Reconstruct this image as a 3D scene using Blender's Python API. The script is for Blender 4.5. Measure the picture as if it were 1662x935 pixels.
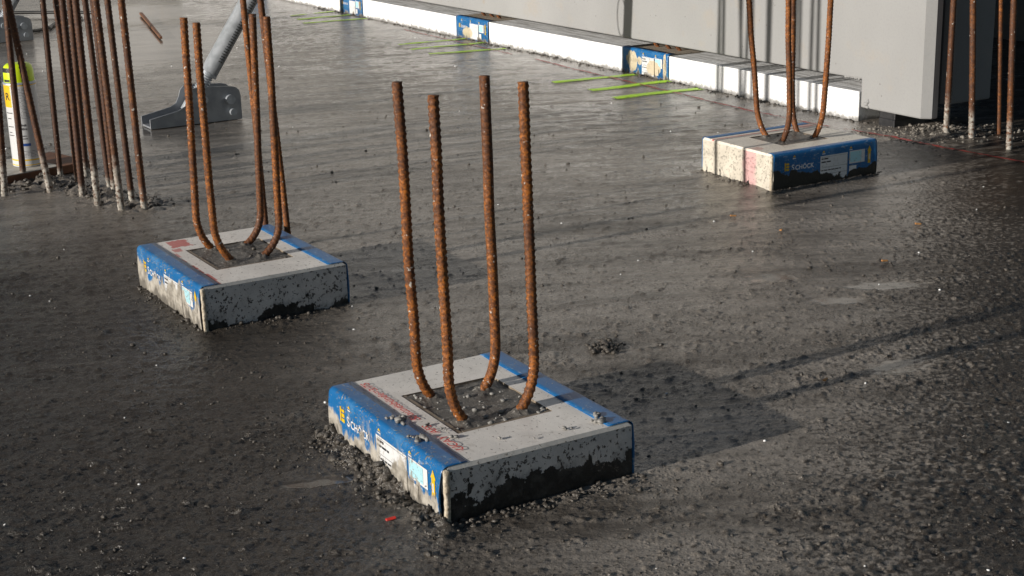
import bpy, bmesh, math, random
import numpy as np
from mathutils import Vector, Matrix

for o in list(bpy.data.objects):
    bpy.data.objects.remove(o)
random.seed(7)
rng = np.random.default_rng(7)
scene = bpy.context.scene
COL = scene.collection
R = math.radians

# ------------------------------------------------------------------ camera
cam_d = bpy.data.cameras.new('camera')
cam = bpy.data.objects.new('camera', cam_d)
COL.objects.link(cam)
cam_d.sensor_width = 36.0
cam_d.lens = 36.0 * 2465.05 / 1662.0
cam_d.clip_start = 0.02
cam_d.clip_end = 500
cam.matrix_world = Matrix(((0.999632, 0.027115, 0.0, 0.0),
                           (-0.007783, 0.286922, -0.957922, 0.0),
                           (-0.025974, 0.957570, 0.287027, 0.6603),
                           (0, 0, 0, 1)))
scene.camera = cam

# ------------------------------------------------------------------ light
SUN_AZ, SUN_EL = 30.0, 14.0      # direction the light travels towards / height of the sun
world = bpy.data.worlds.new('World')
scene.world = world
world.use_nodes = True
wn = world.node_tree
sky = wn.nodes.new('ShaderNodeTexSky')
sky.sky_type = 'NISHITA'
sky.sun_disc = False
sky.sun_elevation = R(SUN_EL)
sky.sun_rotation = R(240)
sky.air_density = 1.0
sky.dust_density = 0.6
sky.ozone_density = 1.2
bg = wn.nodes['Background']
bg.inputs['Strength'].default_value = 0.05
wn.links.new(sky.outputs[0], bg.inputs[0])
sun_d = bpy.data.lights.new('sun', 'SUN')
sun_d.energy = 5.0
sun_d.angle = R(0.5)
sun_d.color = (1.0, 0.94, 0.86)
sun = bpy.data.objects.new('sun', sun_d)
COL.objects.link(sun)
Ldir = Vector((math.cos(R(SUN_AZ)) * math.cos(R(SUN_EL)), math.sin(R(SUN_AZ)) * math.cos(R(SUN_EL)), -math.sin(R(SUN_EL))))
sun.rotation_euler = Ldir.to_track_quat('-Z', 'Y').to_euler()
sun.location = (-3, -2, 3)
vs = scene.view_settings
vs.view_transform = 'Standard'
vs.look = 'None'
vs.gamma = 1
vs.exposure = 0.0
vs.use_curve_mapping = False

# ------------------------------------------------------------------ noise
_perm = np.random.default_rng(11).permutation(512).astype(np.int64)
_perm = np.concatenate([_perm, _perm, _perm])
_ga = np.random.default_rng(12).uniform(0, 2 * np.pi, 512)
_gx, _gy = np.cos(_ga), np.sin(_ga)


def pn(x, y, seed=0):
    """gradient noise, about -0.7..0.7"""
    x = np.asarray(x, float) + seed * 37.31
    y = np.asarray(y, float) + seed * 91.17
    xi = np.floor(x).astype(np.int64)
    yi = np.floor(y).astype(np.int64)
    xf, yf = x - xi, y - yi
    u = xf * xf * xf * (xf * (xf * 6 - 15) + 10)
    v = yf * yf * yf * (yf * (yf * 6 - 15) + 10)
    xi &= 511
    yi &= 511

    def g(ix, iy, dx, dy):
        k = _perm[_perm[ix & 511] + (iy & 511)]
        return _gx[k] * dx + _gy[k] * dy
    a = g(xi, yi, xf, yf)
    b = g(xi + 1, yi, xf - 1, yf)
    c = g(xi, yi + 1, xf, yf - 1)
    d = g(xi + 1, yi + 1, xf - 1, yf - 1)
    return (a + u * (b - a)) * (1 - v) + (c + u * (d - c)) * v


def sst(a, b, x):
    t = np.clip((x - a) / (b - a), 0, 1)
    return t * t * (3 - 2 * t)


# ------------------------------------------------------------------ object helpers
def tag(o, label=None, cat=None, group=None, kind=None):
    if label: o['label'] = label
    if cat: o['category'] = cat
    if group: o['group'] = group
    if kind: o['kind'] = kind
    return o


def empty(name, loc=(0, 0, 0), rz=0.0):
    o = bpy.data.objects.new(name, None)
    o.empty_display_size = 0.05
    o.location = loc
    o.rotation_euler = (0, 0, rz)
    COL.objects.link(o)
    return o


def link(name, me, mat=None, parent=None, smooth=False):
    o = bpy.data.objects.new(name, me)
    COL.objects.link(o)
    if mat is not None and len(me.materials) == 0:
        me.materials.append(mat)
    if smooth:
        me.polygons.foreach_set('use_smooth', np.ones(len(me.polygons), dtype=bool))
    if parent is not None:
        o.parent = parent
    return o


def mesh_quads(name, V, Q):
    me = bpy.data.meshes.new(name)
    V = np.asarray(V, np.float32)
    Q = np.asarray(Q, np.int32)
    me.vertices.add(len(V))
    me.vertices.foreach_set('co', V.ravel())
    k = Q.shape[1]
    me.loops.add(Q.size)
    me.loops.foreach_set('vertex_index', Q.ravel())
    me.polygons.add(len(Q))
    me.polygons.foreach_set('loop_start', np.arange(0, Q.size, k, dtype=np.int32))
    me.update(calc_edges=True)
    return me


def grid_faces(nu, nv, wrap_v=False):
    """faces of a grid stored row by row: index = i*nv + j"""
    i = np.arange(nu - 1)[:, None]
    j = np.arange(nv if wrap_v else nv - 1)[None, :]
    j2 = (j + 1) % nv
    q = np.stack([i * nv + j, (i + 1) * nv + j, (i + 1) * nv + j2, i * nv + j2], -1)
    return q.reshape(-1, 4)


def bm_mesh(name, bm):
    me = bpy.data.meshes.new(name)
    bmesh.ops.recalc_face_normals(bm, faces=bm.faces)
    bm.to_mesh(me)
    bm.free()
    return me


def bm_box(bm, lo, hi, bev=0.0, seg=2):
    r = bmesh.ops.create_cube(bm, size=1.0)
    vs_ = r['verts']
    for v in vs_:
        v.co = Vector([(lo[k] + hi[k]) / 2 + v.co[k] * (hi[k] - lo[k]) for k in range(3)])
    if bev > 0:
        es = list({e for v in vs_ for e in v.link_edges})
        bmesh.ops.bevel(bm, geom=es, offset=bev, segments=seg, affect='EDGES', profile=0.5)


def box(name, lo, hi, mat, parent=None, bev=0.0, seg=2):
    bm = bmesh.new()
    bm_box(bm, lo, hi, bev, seg)
    return link(name, bm_mesh(name, bm), mat, parent)


def cyl_between(bm, a, b, r, n=16, r2=None):
    a, b = Vector(a), Vector(b)
    d = b - a
    q = d.to_track_quat('Z', 'Y').to_matrix().to_4x4()
    q.translation = (a + b) / 2
    bmesh.ops.create_cone(bm, cap_ends=True, segments=n, radius1=r, radius2=r if r2 is None else r2, depth=d.length, matrix=q)


def prism(name, pts, y0, y1, mat, parent=None, bev=0.0):
    """polygon in local (x, z) extruded along y"""
    bm = bmesh.new()
    a = [bm.verts.new((x, y0, z)) for x, z in pts]
    b = [bm.verts.new((x, y1, z)) for x, z in pts]
    bm.faces.new(a)
    bm.faces.new(b[::-1])
    for i in range(len(pts)):
        j = (i + 1) % len(pts)
        bm.faces.new((a[i], b[i], b[j], a[j]))
    if bev:
        bmesh.ops.bevel(bm, geom=list(bm.edges), offset=bev, segments=2, affect='EDGES', profile=0.5)
    return link(name, bm_mesh(name, bm), mat, parent)


def sweep(path, radius, nseg=12, radial=None, cap=True):
    """tube along a polyline; radial(s, phi) returns a radius offset"""
    P = np.asarray(path, float)
    T = np.gradient(P, axis=0)
    T /= np.linalg.norm(T, axis=1)[:, None]
    s = np.concatenate([[0], np.cumsum(np.linalg.norm(np.diff(P, axis=0), axis=1))])
    ref = np.array([0.31, 0.95, 0.05])
    N = np.cross(T, ref)
    N /= np.linalg.norm(N, axis=1)[:, None]
    B = np.cross(T, N)
    phi = np.linspace(0, 2 * np.pi, nseg, endpoint=False)
    rr = np.full((len(P), nseg), radius, float)
    if radial is not None:
        rr = rr + radial(s[:, None], phi[None, :])
    V = P[:, None, :] + rr[..., None] * (np.cos(phi)[None, :, None] * N[:, None, :] + np.sin(phi)[None, :, None] * B[:, None, :])
    n = len(P)
    V = V.reshape(-1, 3)
    Q = grid_faces(n, nseg, wrap_v=True)
    if cap:
        V = np.concatenate([V, P[:1], P[-1:]])
        j = np.arange(nseg)
        k = (j + 1) % nseg
        c0 = np.stack([np.full(nseg, n * nseg), j, k, k], 1)
        e = (n - 1) * nseg
        c1 = np.stack([np.full(nseg, n * nseg + 1), e + k, e + j, e + j], 1)
        me = bpy.data.meshes.new('tube')
        faces = Q.tolist() + [tuple(r[:3]) for r in c0.tolist()] + [tuple(r[:3]) for r in c1.tolist()]
        me.from_pydata(V.tolist(), [], faces)
        return me
    return mesh_quads('tube', V, Q)


def resample(path, step):
    P = np.asarray(path, float)
    s = np.concatenate([[0], np.cumsum(np.linalg.norm(np.diff(P, axis=0), axis=1))])
    n = max(2, int(s[-1] / step))
    t = np.linspace(0, s[-1], n)
    return np.stack([np.interp(t, s, P[:, k]) for k in range(3)], 1)


def rib_fn(r, pitch, ph0):
    def f(s, phi):
        ph = (phi + ph0) % (2 * np.pi)
        side = np.where(ph < np.pi, 1.0, -1.0)
        al = (ph % np.pi) - np.pi / 2
        c = np.cos(2 * np.pi * s / pitch + side * 1.0 + 2.7 * al)
        rib = np.clip(c * 1.3 - 0.25, 0, 1) ** 0.8 * np.clip(1.15 - (al / 1.45) ** 4, 0, 1)
        longi = np.exp(-(np.sin(ph) / 0.16) ** 2)
        return r * (0.155 * rib + 0.13 * longi - 0.06)
    return f


def rebar_mesh(path, r, pitch=0.0075, step=0.0015, nseg=14, seed=0):
    rs = np.random.default_rng(seed)
    P = resample(path, step)
    s = np.linspace(0, 1, len(P))
    P[:, 0] += 0.0016 * pn(s * 4.0, s * 0 + seed * 0.7, 3)      # bars are never dead straight
    P[:, 1] += 0.0016 * pn(s * 4.0, s * 0 + seed * 0.7, 4)
    me = sweep(P, r, nseg, rib_fn(r, pitch, rs.uniform(0, 6.28)))
    me.polygons.foreach_set('use_smooth', np.ones(len(me.polygons), dtype=bool))
    return me


def text_mesh(body, size, align='LEFT', shear=0.0, spacing=1.0, offset=0.0):
    cu = bpy.data.curves.new('lettering', 'FONT')
    cu.body = body
    cu.size = size
    cu.align_x = align
    cu.shear = shear
    cu.space_character = spacing
    cu.offset = offset
    ob = bpy.data.objects.new('tmp', cu)
    COL.objects.link(ob)
    dg = bpy.context.evaluated_depsgraph_get()
    me = bpy.data.meshes.new_from_object(ob.evaluated_get(dg))
    bpy.data.objects.remove(ob)
    return me


def lumps_mesh(name, pts, rad, flat=0.75, seed=1, sub=1):
    bm = bmesh.new()
    bmesh.ops.create_icosphere(bm, subdivisions=sub, radius=1.0)
    bm.verts.ensure_lookup_table()
    base = np.array([v.co[:] for v in bm.verts])
    F = np.array([[v.index for v in f.verts] for f in bm.faces])
    bm.free()
    rs = np.random.default_rng(seed)
    VV, FF = [], []
    for i, (p, r) in enumerate(zip(pts, rad)):
        j = base * (1 + rs.uniform(-0.36, 0.30, (len(base), 1))) + rs.normal(0, 0.10, base.shape)
        j = j * rs.uniform(0.7, 1.25, (1, 3)) * np.array([1, 1, flat])
        a = rs.uniform(0, 6.28)
        c, s = math.cos(a), math.sin(a)
        j = j @ np.array([[c, s, 0], [-s, c, 0], [0, 0, 1]])
        VV.append(j * r + np.array(p))
        FF.append(F + i * len(base))
    return mesh_quads(name, np.concatenate(VV), np.concatenate(FF))


# ------------------------------------------------------------------ material helpers
class NT:
    def __init__(self, name):
        self.m = bpy.data.materials.new(name)
        self.m.use_nodes = True
        self.t = self.m.node_tree
        self.b = self.t.nodes['Principled BSDF']
        self._tc = None

    def n(self, typ, **kw):
        nd = self.t.nodes.new(typ)
        for k, v in kw.items():
            setattr(nd, k, v)
        return nd

    def set(self, sock, v):
        if isinstance(v, bpy.types.NodeSocket):
            self.t.links.new(v, sock)
        else:
            sock.default_value = v

    def co(self, kind='Object'):
        if self._tc is None:
            self._tc = self.n('ShaderNodeTexCoord')
        return self._tc.outputs[kind]

    def map(self, vec, loc=(0, 0, 0), rot=(0, 0, 0), scale=(1, 1, 1)):
        m = self.n('ShaderNodeMapping')
        self.set(m.inputs[0], vec)
        m.inputs['Location'].default_value = loc
        m.inputs['Rotation'].default_value = rot
        m.inputs['Scale'].default_value = scale
        return m.outputs[0]

    def noise(self, scale, detail=3, rough=0.55, vec=None, dist=0.0, seed=0.0):
        nd = self.n('ShaderNodeTexNoise')
        v = vec if vec is not None else self.co()
        if seed:
            v = self.map(v, loc=(seed, seed * 1.7, seed * 0.3))
        self.set(nd.inputs['Vector'], v)
        nd.inputs['Scale'].default_value = scale
        nd.inputs['Detail'].default_value = detail
        nd.inputs['Roughness'].default_value = rough
        nd.inputs['Distortion'].default_value = dist
        return nd.outputs[0]

    def vor(self, scale, vec=None, feature='F1', rand=1.0):
        nd = self.n('ShaderNodeTexVoronoi', feature=feature)
        self.set(nd.inputs['Vector'], vec if vec is not None else self.co())
        nd.inputs['Scale'].default_value = scale
        nd.inputs['Randomness'].default_value = rand
        return nd.outputs['Distance']

    def math(self, op, a, b=None, c=None, clamp=False):
        nd = self.n('ShaderNodeMath', operation=op, use_clamp=clamp)
        self.set(nd.inputs[0], a)
        if b is not None: self.set(nd.inputs[1], b)
        if c is not None: self.set(nd.inputs[2], c)
        return nd.outputs[0]

    def ss(self, x, a, b, lo=0.0, hi=1.0):
        """smooth step of x between a and b"""
        nd = self.n('ShaderNodeMapRange', interpolation_type='SMOOTHSTEP')
        self.set(nd.inputs[0], x)
        nd.inputs[1].default_value = a
        nd.inputs[2].default_value = b
        nd.inputs[3].default_value = lo
        nd.inputs[4].default_value = hi
        return nd.outputs[0]

    def mix(self, f, a, b):
        nd = self.n('ShaderNodeMix', data_type='RGBA')
        self.set(nd.inputs[0], f)
        for s, v in ((nd.inputs[6], a), (nd.inputs[7], b)):
            self.set(s, v if isinstance(v, bpy.types.NodeSocket) else (v[0], v[1], v[2], 1))
        return nd.outputs[2]

    def mixf(self, f, a, b):
        nd = self.n('ShaderNodeMix', data_type='FLOAT')
        self.set(nd.inputs[0], f)
        self.set(nd.inputs[2], a)
        self.set(nd.inputs[3], b)
        return nd.outputs[0]

    def xyz(self, vec=None):
        nd = self.n('ShaderNodeSeparateXYZ')
        self.set(nd.inputs[0], vec if vec is not None else self.co())
        return nd.outputs

    def bump(self, h, dist=0.001, strength=1.0, normal=None):
        nd = self.n('ShaderNodeBump')
        nd.inputs['Strength'].default_value = strength
        nd.inputs['Distance'].default_value = dist
        self.set(nd.inputs['Height'], h)
        if normal is not None: self.set(nd.inputs['Normal'], normal)
        return nd.outputs[0]

    def out(self, color=None, rough=None, normal=None, spec=None, metal=None, coat=None, coat_r=None):
        b = self.b
        for nm, v in (('Base Color', color), ('Roughness', rough), ('Normal', normal), ('Specular IOR Level', spec), ('Metallic', metal), ('Coat Weight', coat), ('Coat Roughness', coat_r)):
            if v is None: continue
            if nm == 'Base Color' and not isinstance(v, bpy.types.NodeSocket): v = (v[0], v[1], v[2], 1)
            self.set(b.inputs[nm], v)
        return self.m


def noise_mat(name, c1, c2, scale, rough=0.6, bump=0.0, bscale=None, bdist=0.001, metal=0.0, spec=0.5, detail=4):
    m = NT(name)
    f = m.ss(m.noise(scale, detail), 0.32, 0.68)
    nrm = m.bump(m.noise(bscale or scale * 4, 4), bdist, bump) if bump else None
    r = m.mixf(m.noise(scale * 2, 3), rough - 0.12, rough + 0.12)
    return m.out(m.mix(f, c1, c2), r, nrm, spec, metal)


# ------------------------------------------------------------------ blocks' positions (needed by the ground too)
# x, y, turn, length along the blue side, width, height above the slab
BLOCKS = [(-0.0435, 1.5610, -1.0516, 0.2780, 0.2266, 0.0616),
          (-0.4088, 2.2050, -1.0328, 0.2779, 0.2245, 0.0652),
          (0.5538, 2.9513, -1.0604 + math.pi / 2, 0.2566, 0.2215, 0.0696)]
WO = np.array([0.82013, 3.46457])
WD = np.array([0.49275, -0.87017])      # along the wall
WN = np.array([-0.87017, -0.49275])     # out of the wall, to the room
W_TH = math.atan2(WD[1], WD[0])


def block_dist(x, y, k):
    cx, cy, th, lx, ly, hh = BLOCKS[k]
    c, s = math.cos(th), math.sin(th)
    X = c * (x - cx) + s * (y - cy)
    Y = -s * (x - cx) + c * (y - cy)
    dx = np.maximum(np.abs(X) - lx / 2, 0)
    dy = np.maximum(np.abs(Y) - ly / 2, 0)
    return np.hypot(dx, dy), X, Y


PUDDLES = [(0.490, 1.815, 0.050, 0.030, 25), (0.395, 2.224, 0.045, 0.030, 0), (0.471, 2.096, 0.05, 0.022, 0),
           (0.560, 2.165, 0.070, 0.026, 5), (-1.25, 5.2, 0.40, 0.75, 0), (-1.55, 6.2, 0.5, 0.5, 0),
           (-0.20, 1.50, 0.06, 0.014, 10), (-0.80, 3.62, 0.20, 0.10, 30)]


def puddle_mask(x, y):
    m = np.zeros_like(x)
    w = 0.35 * pn(x / 0.03, y / 0.012, 31) + 0.3 * pn(x / 0.012, y / 0.008, 32)
    for px, py, a, b, rot in PUDDLES:
        c, s = math.cos(R(rot)), math.sin(R(rot))
        X = (c * (x - px) + s * (y - py)) / a
        Y = (-s * (x - px) + c * (y - py)) / b
        m = np.maximum(m, sst(1.15, 0.6, np.hypot(X, Y) + w))
    return m


WET = [(0.62, 2.72, 0.30, 0.16), (0.85, 2.75, 0.35, 0.30), (-0.98, 2.62, 0.30, 0.22), (-0.42, 1.95, 0.16, 0.12), (0.40, 3.05, 0.30, 0.20), (-0.70, 3.45, 0.35, 0.25),
       (0.35, 3.75, 0.30, 0.25), (-0.20, 4.6, 0.6, 0.5), (-1.3, 4.9, 0.8, 1.2)]


def wet_mask(x, y):
    m = np.zeros_like(x)
    for px, py, a, b in WET:
        m = np.maximum(m, np.exp(-(((x - px) / a) ** 2 + ((y - py) / b) ** 2)))
    return np.clip(m * (0.9 + 0.9 * pn(x / 0.09, y / 0.06, 35)), 0, 1)


def cell_bumps(x, y, cell, seed, prob, rmin, rmax):
    """separate rounded grains, one at most in each cell; prob is an array"""
    cx = np.floor(x / cell).astype(np.int64)
    cy = np.floor(y / cell).astype(np.int64)
    out = np.zeros_like(x)
    rng_ = np.random.default_rng(seed)
    tab = rng_.random((4, 4096))
    for i in (-1, 0, 1):
        for j in (-1, 0, 1):
            k = ((cx + i) * 7919 + (cy + j) * 104729 + seed * 31) % 4093
            px = (cx + i + 0.1 + 0.8 * tab[0][k]) * cell
            py = (cy + j + 0.1 + 0.8 * tab[1][k]) * cell
            r = rmin + (rmax - rmin) * tab[2][k] ** 2
            on = tab[3][k] < prob
            d2 = ((x - px) ** 2 + ((y - py) * 1.15) ** 2) / (r * r)
            out = np.maximum(out, np.where(on, r * np.clip(1 - d2 * 0.55, 0, 1) ** 1.3, 0))
    return out


def ground_h(x, y, want_mask=False):
    x = np.asarray(x, float)
    y = np.asarray(y, float)
    sp = 0.0017 * (np.maximum(y, 1.16) / 1.16) ** 1.3
    fd = lambda size: sst(size * 0.75, size * 0.35, sp)
    wetm = wet_mask(x, y)
    fine = 1 - 0.45 * wetm
    z = 0.0022 * pn(x / 0.42, y / 0.33, 1) + 0.0016 * pn(x / 0.13, y / 0.10, 2)
    a = math.radians(10)
    # trowel sweeps: bands along gentle arcs
    yy = y + 0.10 * x * x + 0.02 * pn(x / 0.5, y / 0.5, 5)
    A = math.cos(a) * x + math.sin(a) * yy
    B = -math.sin(a) * x + math.cos(a) * yy
    band = pn(A / 0.9, B / 0.11, 6)
    z = z + 0.0014 * pn(A / 0.16, B / 0.024, 7) + 0.0010 * pn(A / 0.05, B / 0.011, 8)
    right = sst(-0.12, 0.16, x - (0.24 + 0.34 * (y - 1.25)) + 0.12 * pn(x / 0.2, y / 0.2, 9))
    left = sst(0.05, -0.30, x + 0.15 * (y - 1.3) + 0.12 * pn(x / 0.2, y / 0.2, 10))
    dens = np.clip(0.40 + 1.0 * band + 0.75 * right + 0.30 * left, 0.05, 1.0)
    wx = x + 0.003 * pn(x / 0.02, y / 0.02, 14)
    wy = y + 0.003 * pn(x / 0.02, y / 0.02, 15)
    l1 = np.clip(pn(wx / 0.0105, wy / 0.0095, 11) - 0.20, 0, 0.5)
    l3 = np.clip(pn(wx / 0.021, wy / 0.017, 13) - 0.30, 0, 0.5)
    patch = np.clip(0.55 + 1.1 * pn(x / 0.07, y / 0.05, 26), 0.1, 1.2)
    ww = 0.0022
    vx = x + ww * pn(x / 0.006, y / 0.006, 27)
    vy = y + ww * pn(x / 0.006, y / 0.006, 28)
    b1 = cell_bumps(vx, vy, 0.0115, 3, np.clip(dens * 0.75 * patch + 0.05, 0, 0.9), 0.0017, 0.0050)
    b2 = cell_bumps(vx, vy, 0.0072, 4, np.clip(dens * 0.8 * patch + 0.16, 0, 0.9), 0.0013, 0.0032)
    lump = (l1 * 0.0045 * dens * patch * fd(0.012) + l3 * 0.012 * sst(0.45, 0.9, dens) * fd(0.022) + 0.60 * b1 * fd(0.010) + 0.62 * b2 * fd(0.0065))
    # pitted paste on the right: flat skin broken by hollows
    pit = -np.clip(pn(vx / 0.0095, vy / 0.0080, 16) - 0.10, 0, 0.4) * 0.0065 * right * patch * fd(0.011)
    grit = 0.0010 * pn(x / 0.0048, y / 0.0044, 17) * (0.45 + left) * fd(0.006)
    # shallow dragged ripples in the left foreground
    rip = 0.0022 * pn(A / 0.020, B / 0.0080, 18) * left * fd(0.010)
    rip = rip + 0.0009 * pn(A / 0.030, B / 0.0090, 19) * (1 - left) * fd(0.010)
    pm = puddle_mask(x, y)
    z = z + (lump + pit + grit + rip) * fine * (1 - 0.97 * pm)
    z = z * (1 - 0.75 * pm) - 0.0006 * pm
    # mortar piled up against the front block and a faint swell round the others
    for k, amp in ((0, 0.014), (1, 0.003), (2, 0.003)):
        d, X, Y = block_dist(x, y, k)
        cx, cy, th, lx, ly, hh = BLOCKS[k]
        if k == 0:
            sidew = sst(-ly / 2 + 0.012, -ly / 2 - 0.004, Y) + 0.12
            n_ = 0.55 + 1.2 * pn(X / 0.035, Y / 0.03, 20) + 0.7 * pn(X / 0.012, Y / 0.011, 21)
        else:
            sidew, n_ = 1.0, 0.6 + 0.9 * pn(X / 0.02, Y / 0.02, 22)
        z = z + amp * sidew * np.clip(n_, 0.1, 1.6) * np.exp(-(d / 0.024) ** 1.5)
    # crumbly ridge by the bundle of tall bars
    for (ax, ay), (bx, by) in (((-1.25, 2.98), (-0.93, 3.04)), ((-0.93, 3.04), (-0.68, 2.80))):
        ex_, ey_ = bx - ax, by - ay
        t = np.clip(((x - ax) * ex_ + (y - ay) * ey_) / (ex_ * ex_ + ey_ * ey_), 0, 1)
        dd = np.hypot(x - ax - t * ex_, y - ay - t * ey_)
        z = z + 0.010 * np.exp(-(dd / 0.05) ** 2) * np.clip(0.4 + pn(x / 0.018, y / 0.018, 24) * 1.4, 0, 1.4)
    # gravelly heap below the wall's end
    dd = np.hypot((x - 0.96) / 0.14, (y - 3.30) / 0.07)
    z = z + 0.006 * np.exp(-dd ** 2) * np.clip(0.7 + 1.6 * pn(x / 0.010, y / 0.010, 25), 0, 1.8)
    away = sst(9, 14, np.hypot(x, y - 2))
    z = z * (1 - away)
    if want_mask:
        # pale cement skin (laitance): full in the middle, worn through on the left, broken into flecks on the right
        fl = pn(vx / 0.0075, vy / 0.0055, 61) + 0.5 * pn(vx / 0.016, vy / 0.011, 62)
        rr = sst(-0.14, 0.30, x - (0.26 + 0.34 * (y - 1.25)) + 0.06 * pn(x / 0.12, y / 0.12, 63))
        fleck = sst(-0.55 + 0.95 * rr, -0.35 + 0.95 * rr, fl)
        strk = np.clip(0.80 + 0.85 * pn(A / 0.5, B / 0.07, 64) + 0.45 * pn(A / 0.09, B / 0.022, 65) + 0.45 * pn(x / 0.018, y / 0.018, 68) + 0.45 * pn(x / 0.35, y / 0.35, 66), 0.15, 1)
        gone = sst(0.0, -0.34, x + 0.30 * (y - 1.45) - 0.07 + 0.10 * pn(x / 0.15, y / 0.12, 67)) * sst(2.9, 2.2, y)
        paste = fleck * strk * (1 - 0.92 * gone) * (1 - 0.40 * np.clip((0.62 * b1 + 0.6 * b2) / 0.0022, 0, 1))
        return z, pm, right, left, lump, paste, wetm
    return z


# ------------------------------------------------------------------ ground
def axis_pts(lo, hi, step, ext_lo, ext_hi, grow=1.12):
    core = list(np.arange(lo, hi, step))
    s, p, a = step, lo, []
    while p > ext_lo:
        s *= grow
        p -= s
        a.append(p)
    s, p, b = step, core[-1], []
    while p < ext_hi:
        s *= grow
        p += s
        b.append(p)
    return np.array(a[::-1] + core + b)


gx = axis_pts(-0.80, 0.80, 0.0019, -70, 70, 1.045)
ys, p = [], 1.02
while p < 7.5:
    ys.append(p)
    p += 0.0017 * (p / 1.16) ** 1.3
lo, s, p = [], 0.00145, 1.02
while p > -60:
    s *= 1.15
    p -= s
    lo.append(p)
hi, p, s = [], ys[-1], 0.06
while p < 150:
    s *= 1.12
    p += s
    hi.append(p)
gy = np.array(lo[::-1] + ys + hi)
GX, GY = np.meshgrid(gx, gy, indexing='ij')
GZ, PM, RI, LE, LU, PA, WE = ground_h(GX, GY, True)
gm = mesh_quads('ground', np.stack([GX, GY, GZ], -1).reshape(-1, 3), grid_faces(len(gx), len(gy)))
gm.polygons.foreach_set('use_smooth', np.ones(len(gm.polygons), dtype=bool))
for nm, arr in (('puddle', PM), ('lump', np.clip(LU / 0.004, 0, 1)), ('paste', PA), ('wet', WE)):
    at = gm.attributes.new(nm, 'FLOAT', 'POINT')
    at.data.foreach_set('value', arr.astype(np.float32).ravel())


def ground_material():
    m = NT('wet_concrete')
    pud = m.n('ShaderNodeAttribute', attribute_name='puddle').outputs['Fac']
    lum = m.n('ShaderNodeAttribute', attribute_name='lump').outputs['Fac']
    v = m.co('Object')
    st = m.map(v, rot=(0, 0, R(-10)), scale=(1.0, 5.0, 1.0))
    n1 = m.ss(m.noise(2.2, 4, 0.6, st), 0.33, 0.68)
    n2 = m.ss(m.noise(60, 5, 0.65), 0.3, 0.7)
    n3 = m.noise(520, 2)
    pas = m.n('ShaderNodeAttribute', attribute_name='paste').outputs['Fac']
    wet = m.n('ShaderNodeAttribute', attribute_name='wet').outputs['Fac']
    dark = m.mix(n1, (0.028, 0.022, 0.016), (0.046, 0.037, 0.028))
    skin = m.mix(n1, (0.230, 0.203, 0.174), (0.305, 0.274, 0.239))
    pas = m.math('MULTIPLY', pas, m.ss(m.noise(240, 4, 0.7), 0.20, 0.50))
    c = m.mix(pas, dark, skin)
    c = m.mix(m.math('MULTIPLY', n2, 0.30), c, (0.050, 0.042, 0.034))
    c = m.mix(m.math('MULTIPLY', m.ss(m.noise(330, 4, 0.75), 0.50, 0.62), 0.36), c, (0.030, 0.025, 0.020))
    c = m.mix(m.math('MULTIPLY', m.ss(n3, 0.55, 0.72), 0.25), c, (0.24, 0.22, 0.19))
    c = m.mix(m.math('MULTIPLY', lum, 0.25), c, (0.045, 0.038, 0.032))
    # scattered pale sand grains
    sp = m.math('MULTIPLY', m.ss(m.vor(330), 0.13, 0.08), m.ss(m.noise(40, 2), 0.56, 0.62))
    c = m.mix(sp, c, (0.42, 0.39, 0.34))
    # water film: thin in places, gone in others
    film = m.ss(m.noise(5.0, 4, 0.6, st, seed=3.1), 0.25, 0.7)
    r = m.mixf(film, 0.27, 0.14)
    r = m.math('ADD', r, m.math('MULTIPLY', m.math('SUBTRACT', n2, 0.5), 0.12))
    r = m.mixf(wet, r, 0.09)
    r = m.mixf(pud, r, 0.07)
    h = m.math('MULTIPLY', m.math('MULTIPLY', m.noise(175, 5, 0.74), 1.25), m.mixf(pas, 1.0, 0.55))
    clump = m.ss(m.noise(11, 3, 0.6, seed=6.6), 0.40, 0.66, 0.12, 1.0)
    for sc, hh_, thr in ((135, 0.70, 0.60), (235, 0.55, 0.52)):
        vn = m.n('ShaderNodeTexVoronoi', feature='F1')
        wv = m.n('ShaderNodeVectorMath', operation='MULTIPLY_ADD')
        m.set(wv.inputs[0], m.n('ShaderNodeTexNoise').outputs[1])
        wv.inputs[0].links[0].from_node.inputs['Scale'].default_value = sc * 1.3
        m.set(wv.inputs[0].links[0].from_node.inputs['Vector'], m.co())
        wv.inputs[1].default_value = (0.6 / sc,) * 3
        m.set(wv.inputs[2], m.co())
        m.set(vn.inputs['Vector'], wv.outputs[0])
        vn.inputs['Scale'].default_value = sc
        pick = m.math('GREATER_THAN', m.xyz(vn.outputs['Color'])[0], thr)
        h = m.math('ADD', h, m.math('MULTIPLY', m.math('MULTIPLY', m.ss(vn.outputs['Distance'], 0.48, 0.10), pick), m.math('MULTIPLY', clump, hh_)))
    h = m.math('MULTIPLY', h, m.math('MULTIPLY', m.mixf(pud, 1.0, 0.06), m.mixf(wet, 1.0, 0.55)))
    nrm = m.bump(h, 0.0032, 0.75)
    return m.out(c, r, nrm, 0.75)


ground = link('ground', gm, ground_material())
tag(ground, 'dark wet freshly trowelled concrete slab with lumps, ripples and puddles', None, None, 'structure')

# ------------------------------------------------------------------ shared materials
M = {}


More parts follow.
